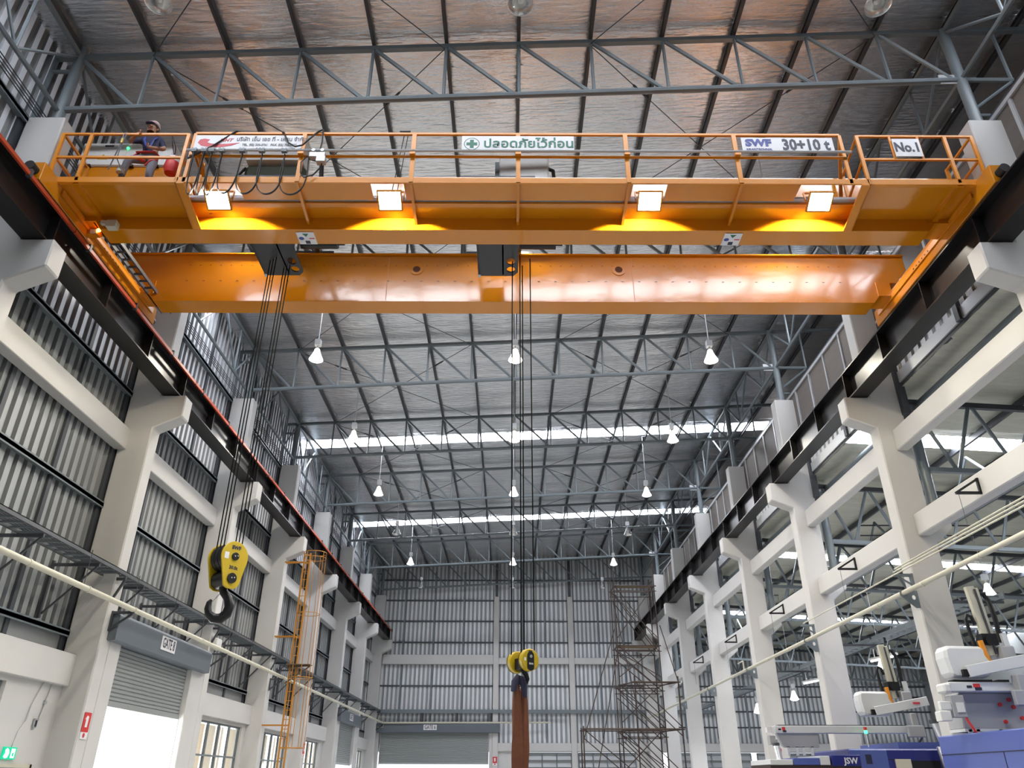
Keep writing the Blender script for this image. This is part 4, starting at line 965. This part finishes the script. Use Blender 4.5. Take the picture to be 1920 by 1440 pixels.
for k in range(1, 4):
    x = 11.2
    t = thing('tube_light', 'white fluorescent tube light under the cable tray behind the %s right column' % ORD[k+1], 'lamp', (x, yf(k+1)+1.5, 4.9), rz=.2)
    MB().box(-.04, .04, -.65, .65, 0, .06).box(-.01, .01, -.4, -.38, .06, .3).box(-.01, .01, .38, .4, .06, .3).build('housing', 'cabinet', t); MB().bar((0, -.6, -.03), (0, .6, -.03), .025, 8).build('tube', 'lamp_cool', t)

# ------------------------------------------------------------------ scaffold tower in front of the far right corner
SC = thing('scaffold_tower', 'rusty brown tube scaffold tower standing before the far right corner', 'scaffold', (4.9, 30.4, 0))
def sc(mb): return mb.xform(Matrix.Translation((-4.9, -30.4, 0)))
def std(x, y, z0, z1): sc(MB().bar((x, y, z0), (x, y, z1), .024, 6)).build('standard', 'rust', SC)
def led(p, q, r=.024): sc(MB().bar(p, q, r, 6)).build('ledger', 'rust', SC)
def brace(p, q): sc(MB().bar(p, q, .018, 5)).build('brace', 'rust', SC)
LV = [1.65, 3.2, 4.75, 6.15, 8.4]
for x in (4.05, 5.62):
    for y in (30.0, 31.1): std(x, y, 0, 9.3 if (x > 5 and y < 30.5) else 8.9)
for x in (4.45, 6.02): std(x, 29.0, 0, 4.95)
for y in (29.0, 30.0): std(2.55, y, 0, 3.3)
for x in (4.45, 4.05): pass
for z in LV:
    for y in (30.0, 31.1): led((4.0, y, z), (5.7, y, z)); led((4.0, y, z-.2), (5.7, y, z-.2), .018)
    for x in (4.05, 5.62): led((x, 30.0, z), (x, 31.1, z))
    if z < 5:
        led((4.4, 29.0, z), (6.1, 29.0, z)); led((4.45, 29, z), (4.05, 30, z)); led((6.02, 29, z), (5.62, 30, z))
    if z < 3.5:
        for y in (29.0, 30.0): led((2.5, y, z), (4.45, y, z))
for i, z in enumerate([.2]+LV[:-1]):
    z1 = LV[i]; 
    for y in (30.0, 31.1): brace((4.08, y, z1), (5.6, y, z+.1)); brace((4.08, y, z1-.35), (5.6, y, z-.2))
    if z1 < 5: brace((4.47, 29, z1), (6.0, 29, z+.1)); brace((4.47, 29, z1-.3), (6.0, 29, z-.2))
    if z1 < 3.5: brace((2.57, 29, z1), (4.4, 29, z+.1)); brace((2.57, 29, z1-.3), (4.4, 29, z-.2))
    brace((4.08, 30, z+.3), (5.6, 31.1, z1)); brace((5.6, 30, z+.3), (4.08, 31.1, z1))
brace((3.97, 30, 6.75), (2.6, 29.5, 2.9)); brace((4.05, 30, 5.95), (2.75, 29.6, .6)); brace((3.9, 30, 8.3), (4.5, 29.2, 4.0)); brace((5.72, 30, 6.9), (6.2, 29.6, 4.6))
for (a, b, y, z) in ((4.1, 5.65, 30.2, 8.42), (4.1, 5.65, 30.55, 6.17), (4.4, 6.0, 29.3, 4.77), (2.6, 4.4, 29.4, 3.22), (4.4, 6.0, 29.4, 3.22), (4.1, 5.6, 30.5, 3.22)):
    sc(MB().box(a, b, y, y+.3, z, z+.04)).build('plank', 'plank', SC)

# ------------------------------------------------------------------ machines in the right hall
def machine(label, x, y, s=1.0):
    t = thing('moulding_machine', label, 'machine', (x, y, 0))
    MB().box(0, 4.2, 0, 2.4, .1, 2.26).build('front_cover', 'machine_blue', t, bevel=.03)
    MB().box(-.01, 1.1, -.012, 0, 2.03, 2.05).build('cover_gap', 'ink', t)
    MB().box(0, 4.4, .1, 2.3, 0, .1).build('plinth', 'steel_dark', t)
    MB().box(1.2, 4.2, .1, 2.2, 2.26, 2.4).build('top_deck', 'machine_blue', t)
    return t
t = thing('moulding_machine', 'large blue moulding machine in the bottom right corner of the photo', 'machine', (8.0, 11.0, 0))
MB().box(0, 2.2, 0, 4.6, .1, 2.35).build('side_cover', 'machine_blue', t, bevel=.02); MB().box(-.008, 0, 1.2, 4.58, 2.03, 2.045).build('cover_gap', 'ink', t)
MB().box(.05, 2.15, .05, 4.5, 0, .1).build('plinth', 'steel_dark', t); MB().box(-.006, 0, 2.6, 2.615, .2, 2.03).build('door_joint', 'ink', t); MB().box(-.03, 0, 3.0, 3.05, 1.0, 1.3).build('door_handle', 'chrome', t)
def robot(label, x, y, z, s):
    t = thing('take_out_robot', label, 'robot', (x, y, z)); t.scale = (s, s, s)
    MB().prism([(-.28, .72), (-.3, .55), (-.26, .25), (-.18, .2), (.4, .2), (.55, .35), (.52, .66), (.42, .75), (-.2, .76)], 'y', -.25, .15).build('drive_housing', 'machine_white', t, bevel=.05)
    MB().rbar((.0, -.32, .3), (1.25, -.45, .52), .1, .2, (0, 0, 1)).build('kick_arm', 'machine_white', t, bevel=.01)
    MB().box(-.08, .02, -.33, -.24, .22, .34).build('arm_joint', 'black', t)
    MB().rbar((.66, -.1, .6), (.56, -.1, 1.86), .16, .1, (0, 1, 0)).rbar((.78, -.05, .6), (.70, -.05, 1.84), .08, .1, (0, 1, 0)).build('vertical_column', 'cream', t, bevel=.01)
    MB().rbar((.7, -.17, .62), (.62, -.17, 1.8), .03, .03).build('guide_rail', 'steel_dark', t)
    MB().tube([(.95, 0, .85), (.96, 0, 1.3), (.93, 0, 1.62), (.86, 0, 1.74), (.78, 0, 1.74), (.72, 0, 1.62)], .045, 8).build('cable_chain', 'black', t, True)
    MB().tube([(.42, -.1, .5), (.36, -.1, .95), (.34, -.1, 1.25), (.38, -.1, 1.33), (.46, -.1, 1.3), (.49, -.1, 1.15)], .035, 8).build('cable_chain', 'black', t, True)
    MB().box(.5, .78, -.2, .0, .78, .98).bar((.62, -.25, .86), (.62, -.1, .86), .09, 12).build('motor', 'black', t)
    MB().tube([(.44, -.2, .85), (.46, -.22, .6), (.52, -.2, .45)], .05, 8).build('orange_hoses', 'orange_rail', t, True)
    MB().box(.74, .98, -.3, -.05, .45, .75).build('carriage', 'machine_grey', t, bevel=.02)
    MB().rbar((.98, -.1, .5), (.96, -.1, 1.0), .1, .06).build('carriage_plate', 'machine_white', t)
    MB().box(.74, .9, -.5, -.3, -.2, .25).box(.6, 1.0, -.52, -.42, -.28, -.02).build('gripper_head', 'machine_grey', t, bevel=.02)
    MB().tube([(.8, -.4, .0), (.95, -.45, -.25), (.82, -.42, -.42)], .03, 6).build('gripper_hose', 'steel_dark', t, True)
    return t
r1 = robot('large white take-out robot with black cable chains above the near blue machine', 8.2, 14.7, 3.05, 1.0)
t = thing('robot_beam', 'white traverse beam with a red and blue badge under the large robot', 'beam', (7.82, 14.45, 3.02))
MB().box(.0, 3.0, -.05, .2, 0, .16).build('beam', 'machine_white', t, bevel=.015); MB().box(-.12, .02, -.07, .22, -.02, .14).build('end_cap', 'cabinet', t, bevel=.03)
MB().box(.42, .54, -.058, -.05, .07, .13).build('badge_red', 'red', t); MB().box(.44, .56, -.058, -.05, .02, .07).build('badge_blue', 'ink', t)
MB().box(.3, .39, -.056, -.05, .06, .1).build('badge_mark', 'ink', t)
MB().box(.1, .8, -.03, .15, .16, .2).box(.9, 1.1, -.03, .15, .16, .2).build('rail_cover', 'black', t)
t = thing('robot_pedestal', 'pale grey robot pedestal standing on the near blue machine', 'robot stand', (8.0, 14.6, 2.4))
MB().prism([(0, .02), (.05, .62), (3.0, .62), (3.0, .02)], 'y', 0, .5).build('body', 'machine_grey', t, bevel=.02)
for x in (.06, .2, .6, .95): MB().box(x, x+.06, -.02, .02, -.25, .02).build('leg', 'machine_white', t)
MB().box(.0, 3, -.02, .5, -.02, .03).build('base_plate', 'machine_white', t)
for x, z in ((.72, .42), (.9, .5), (.95, .38), (.74, .14), (1.05, .2)): MB().bar((x, -.03, z), (x, -.06, z), .035, 10).build('red_knob', 'red', t)
t = thing('valve_box', 'brown grey electrical box with hanging orange hose beside the robot pedestal', 'box', (7.78, 14.4, 2.6))
MB().box(0, .24, 0, .2, 0, .36).build('body', 'machine_grey', t, bevel=.01); MB().box(.07, .2, -.02, 0, .08, .24).build('cover', 'cabinet', t)
MB().box(-.24, -.05, .0, .2, -.06, .1).box(-.2, .0, .02, .1, .12, .26).build('side_box', 'cabinet', t, bevel=.01)
MB().tube([(.2, .05, .08), (.22, .03, -.05), (.28, .02, -.17), (.34, .04, -.28)], .022, 8).build('orange_hose', 'red', t, True)
m2 = machine('dark blue moulding machine behind the near one, right of the white beam', 7.66, 19.0)
for c in m2.children:
    if c.name.startswith('front_cover'): 
        c.data.materials.clear(); c.data.materials.append(MATS['machine_dark_blue'])
MB().box(.0, .85, -.02, .01, .3, 2.24).build('side_door', 'machine_blue', m2, bevel=.01)
MB().box(.35, .48, -.03, -.02, 1.95, 2.14).build('nameplate', 'ink', m2); MB().box(1.15, 2.0, -.03, .0, .8, 2.02).build('viewing_window', 'black', m2); MB().box(1.0, 1.35, -.035, 0, .8, 2.05).build('sliding_door', 'cream', m2)
r2_ = robot('smaller white take-out robot above the dark blue machine', 8.62, 19.7, 2.78, .98)
t = thing('robot_beam', 'long white robot traverse beam in front of the third right column', 'beam', (6.2, 19.5, 2.6))
MB().box(0, 3.4, -.06, .2, 0, .16).build('beam', 'machine_white', t, bevel=.01); MB().box(.1, 3.4, -.04, .16, .16, .18).build('beam_top', 'steel_dark', t)
MB().prism([(0.05, 0), (.16, -.26), (.22, -.3), (1.0, -.3), (1.0, 0)], 'y', 0, .15).build('side_cover', 'machine_grey', t); MB().box(-.18, -.05, -.04, .1, .02, .13).build('end_cap', 'sign_white', t)
MB().box(.17, .24, -.07, -.06, .06, .13).build('badge_red', 'red', t); MB().box(.18, .26, -.07, -.06, .02, .06).build('badge_blue', 'ink', t); MB().box(.08, .14, -.066, -.06, .06, .1).build('badge_mark', 'ink', t)
for x in (.25, .45, .6, .8): MB().box(x, x+.05, 0, .05, -.47, -.28).build('leg', 'machine_white', t)
MB().box(.86, 1.02, -.53, -.5, .44, .49).build('red_plate', 'red_soft', r2_)
t = thing('stack_light', 'signal light with red top and glowing green lens by the white beam', 'signal light', (8.22, 19.2, 2.3))
MB().bar((0, 0, 0), (0, 0, .28), .012, 8).build('pole', 'chrome', t); MB().bar((0, 0, .28), (0, 0, .35), .035, 12).build('green_lens', 'green_lamp', t); MB().bar((0, 0, .35), (0, 0, .42), .035, 12).build('red_lens', 'red', t)
t = thing('vacuum_tube', 'shiny silver tube assembly hanging beside the dark blue machine', 'tube', (9.6, 18.7, 1.75))
MB().bar((.0, 0, 1.05), (.1, 0, .6), .08, 14).bar((.02, 0, .55), (.14, 0, -.3), .1, 14).bar((.2, 0, .5), (.3, 0, -.2), .05, 12).build('silver_tube', 'chrome', t, True)
MB().bar((.1, 0, .62), (.11, 0, .54), .11, 14).bar((-.01, 0, 1.1), (0, 0, 1.02), .1, 14).build('clamp_ring', 'steel_dark', t, True)
t = thing('vacuum_tube', 'short shiny silver tube at the left end of the white beam', 'tube', (6.12, 19.1, 1.9))
MB().bar((0, 0, .0), (-.05, 0, .45), .07, 14).build('silver_tube', 'chrome', t, True); MB().bar((-.05, 0, .42), (-.055, 0, .48), .08, 14).build('clamp_ring', 'steel_dark', t, True)
t = thing('moulding_machine', 'low blue and white moulding machine between the white beam and the frame bottom', 'machine', (5.72, 18.6, 0))
MB().box(.0, 2.0, 0, 1.5, .1, 1.93).build('body', 'rust', t); MB().box(0, .5, -.03, 1.5, 1.92, 2.03).build('white_cover', 'machine_white', t, bevel=.01); MB().box(.52, 1.1, -.03, 1.5, 1.92, 2.06).build('blue_cover', 'machine_blue', t, bevel=.01)
MB().box(1.1, 1.32, -.03, 1.5, 1.92, 2.1).build('white_cover', 'machine_white', t, bevel=.01); MB().box(1.36, 2.0, -.03, 1.5, 1.9, 2.12).build('dark_cover', 'machine_dark_blue', t, bevel=.01)
text('lettering', 'JSW', .17, 'sign_white', t, face_y(1.78, -.034, 2.0), off=.004)
t = thing('robot_bracket', 'grey robot mounting block on the left end of the white beam', 'bracket', (6.02, 19.4, 2.35))
MB().box(0, .14, -.05, .1, 0, .2).box(.05, .18, -.07, -.05, -.05, .12).build('block', 'machine_grey', t, bevel=.01); MB().tube([(.14, -.06, .02), (.22, -.08, -.1), (.2, -.07, -.25)], .012, 6).build('cable', 'red', t)

# ------------------------------------------------------------------ worker on the left platform
W = thing('person', 'worker in white helmet, navy shirt, grey trousers and red harness on the left crane platform', 'person', (-6.88, 10.66, 11.12))
def skin_body(name, verts, edges, radii, root, mats, fmat, parent, sub=2):
    me = bpy.data.meshes.new(name); me.from_pydata(verts, edges, []); o = bpy.data.objects.new(name, me); COL.objects.link(o)
    md = o.modifiers.new('s', 'SKIN'); md.use_smooth_shade = True
    for i, r in enumerate(radii): me.skin_vertices[0].data[i].radius = r if isinstance(r, tuple) else (r, r)
    me.skin_vertices[0].data[root].use_root = True
    o.modifiers.new('u', 'SUBSURF').levels = sub
    bpy.context.view_layer.update()
    nm = bpy.data.meshes.new_from_object(o.evaluated_get(bpy.context.evaluated_depsgraph_get()))
    bpy.data.objects.remove(o)
    nm.materials.clear()
    for mm in mats: nm.materials.append(MATS[mm])
    for p in nm.polygons: p.material_index = fmat(p.center); p.use_smooth = True
    r = bpy.data.objects.new(name, nm); COL.objects.link(r); r.parent = parent; return r
V = {'pel': (.03, 0, .88), 'wai': (.02, -.01, 1.0), 'che': (.0, -.02, 1.2), 'nec': (.0, -.05, 1.37), 'chin': (-.01, -.09, 1.46), 'hd': (-.02, -.09, 1.56), 'top': (-.02, -.08, 1.64),
     'rs': (-.17, -.03, 1.30), 're': (-.33, -.16, 1.14), 'rw': (-.16, -.30, 1.17), 'rh': (-.08, -.33, 1.175),
     'ls': (.17, .0, 1.30), 'le': (.30, -.06, 1.04), 'lw': (.16, -.22, .92), 'lh': (.10, -.27, .90),
     'rhip': (-.07, 0, .84), 'rk': (-.24, -.19, .66), 'ra': (-.36, -.06, .24), 'rt': (-.38, -.2, .17),
     'lhip': (.12, 0, .83), 'lk': (.15, -.07, .46), 'la': (.15, .02, .08), 'lt': (.14, -.12, .03)}
K = list(V); ED = [('pel', 'wai'), ('wai', 'che'), ('che', 'nec'), ('nec', 'chin'), ('chin', 'hd'), ('hd', 'top'), ('che', 'rs'), ('rs', 're'), ('re', 'rw'), ('rw', 'rh'), ('che', 'ls'), ('ls', 'le'), ('le', 'lw'), ('lw', 'lh'), ('pel', 'rhip'), ('rhip', 'rk'), ('rk', 'ra'), ('ra', 'rt'), ('pel', 'lhip'), ('lhip', 'lk'), ('lk', 'la'), ('la', 'lt')]
RD = dict(pel=(.15, .11), wai=(.14, .1), che=(.17, .115), nec=.055, chin=.068, hd=.098, top=.07, rs=.07, re=.047, rw=.032, rh=.036, ls=.07, le=.047, lw=.032, lh=.036, rhip=.095, rk=.075, ra=.05, rt=.04, lhip=.095, lk=.075, la=.05, lt=.04)
def fm(c):
    if c.z > 1.39: return 0
    d = [(min((Vector(V[a]).lerp(Vector(V[b]), f)-c).length for f in (0, .25, .5, .75, 1)), (a, b)) for a, b in ED]
    a, b = min(d)[1]
    if b in ('rw', 'rh', 'lw', 'lh'): return 0
    if b in ('rhip', 'lhip', 'rk', 'lk', 'ra', 'la'): return 2
    if b in ('rt', 'lt'): return 3
    return 1
skin_body('body', [V[k] for k in K], [(K.index(a), K.index(b)) for a, b in ED], [RD[k] for k in K], 0, ['skin', 'navy', 'trouser', 'black'], fm, W)
for hx, s in (('rh', 1), ('lh', 1)):
    b = Vector(V[hx]); mb = MB()
    for i in range(4):
        L_ = (.07, .078, .074, .06)[i]
        mb.tube([b+Vector((.01, -.02, .03-.02*i)), b+Vector((.035, -.045, .03-.02*i)), b+Vector((.04, -.045-.01, .03-.02*i-L_*.35)), b+Vector((.02, -.03, .03-.02*i-L_*.5))], [.010, .0095, .009, .007], 6)
    mb.tube([b+Vector((-.02, .0, .03)), b+Vector((0, -.03, .05)), b+Vector((.02, -.05, .045))], [.012, .011, .008], 6)
    mb.build('fingers', 'skin', W, True)
hm = MB().lathe([(0, .135), (.05, .128), (.09, .1), (.115, .055), (.122, .01), (.135, .004), (.137, -.004), (.12, -.002)], 20).xform(Matrix.Translation((-.02, -.085, 1.585)) @ Matrix.Rotation(-.25, 4, 'X') @ Matrix.Rotation(.15, 4, 'Y'))
hm.build('helmet', 'sign_white', W, True)
MB().lathe([(.1245, .03), (.1225, .042)], 20).xform(Matrix.Translation((-.02, -.085, 1.585)) @ Matrix.Rotation(-.25, 4, 'X') @ Matrix.Rotation(.15, 4, 'Y')).build('helmet_band', 'red_soft', W, True)
MB().prism([(-.09, -.12), (.09, -.12), (.06, -.19), (0, -.205), (-.06, -.19)], 'z', 0, .01).xform(Matrix.Translation((-.02, -.08, 1.575)) @ Matrix.Rotation(.2, 4, 'X')).build('helmet_peak', 'navy', W)
face = MB().lathe([(0, .012), (.009, .009), (.012, 0), (.009, -.009), (0, -.012)], 8)
for x in (-.055, .015): MB().lathe([(0, .01), (.008, .006), (.01, 0), (.008, -.006), (0, -.01)], 8, (x, -.182, 1.535)).build('eye', 'ink', W, True)
MB().tube([(-.02, -.185, 1.54), (-.02, -.205, 1.51), (-.02, -.187, 1.5)], [.01, .014, .012], 6).build('nose', 'skin', W, True)
MB().tube([(-.05, -.168, 1.468), (-.02, -.176, 1.466), (.01, -.168, 1.468)], .007, 6).build('mouth', 'red_soft', W, True)
for x in (-.118, .078): MB().lathe([(0, .03), (.016, .018), (.018, 0), (.014, -.018), (0, -.028)], 8, (x, -.08, 1.52)).build('ear', 'skin', W, True)
MB().tube([(-.12, -.06, 1.5), (-.1, .02, 1.5), (-.02, .035, 1.5), (.06, .02, 1.5), (.085, -.06, 1.5)], .025, 6).build('hair', 'black', W, True)
hn = MB()
hn.tube([(-.17, -.1, .93), (-.1, -.125, .9), (.02, -.13, .9), (.15, -.1, .93), (.19, .0, .93), (.1, .11, .93), (-.05, .11, .93), (-.17, .04, .93)], .022, 6, flat=1.5, closed=True)
hn.tube([(-.17, -.08, .92), (-.2, -.13, .8), (-.1, -.16, .72), (.0, -.06, .74)], .018, 6, flat=1.6).tube([(.2, -.02, .8), (.12, -.11, .7), (.04, -.08, .62), (.0, .0, .7)], .018, 6, flat=1.6)
hn.build('harness_belt', 'red', W, True)
MB().tube([(-.12, -.06, 1.36), (-.08, -.155, 1.2), (.0, -.15, 1.02), (.08, -.13, .92)], .014, 6, flat=1.6).tube([(.12, -.05, 1.36), (.1, -.145, 1.2), (.06, -.14, 1.02)], .014, 6, flat=1.6).build('harness_strap', 'sign_blue', W, True)
MB().lathe([(0, .03), (.06, .02), (.075, -.03), (.07, -.09), (0, -.1)], 10).xform(Matrix.Translation((-.33, -.16, .45))).build('knee_pad', 'cream', W, True)
t = thing('lanyard', 'grey safety lanyard with a yellow hook on the left platform handrail', 'lanyard', (-7.2, 10.33, 12.29))
MB().tube([(0, 0, .02), (-.03, -.03, -.08), (-.02, -.03, -.2), (-.08, 0, -.5), (-.16, .05, -.85)], .012, 6).tube([(0, 0, .02), (.02, -.03, -.1), (-.01, -.03, -.2), (-.05, .02, -.6), (.1, .1, -.9)], .01, 6).build('rope', 'ink_grey', t, True); MB().box(-.04, .0, -.045, -.02, -.27, -.16).build('hook', 'yellow', t)
t = thing('tool_bag', 'red and white bag hanging inside the railing right of the worker', 'bag', (-6.36, 10.62, 11.55))
MB().lathe([(0, 0), (.1, .02), (.14, .15), (.12, .33), (.05, .42), (0, .43)], 12).build('bag', 'red', t, True); MB().lathe([(.13, .27), (.126, .34), (.06, .44), (0, .45)], 12).build('bag_flap', 'sign_white', t, True)
MB().tube([(.0, 0, .43), (-.03, -.1, .6), (.0, -.28, .74), (.03, -.1, .6), (.0, 0, .43)], .008, 5).build('bag_strap', 'navy', t)
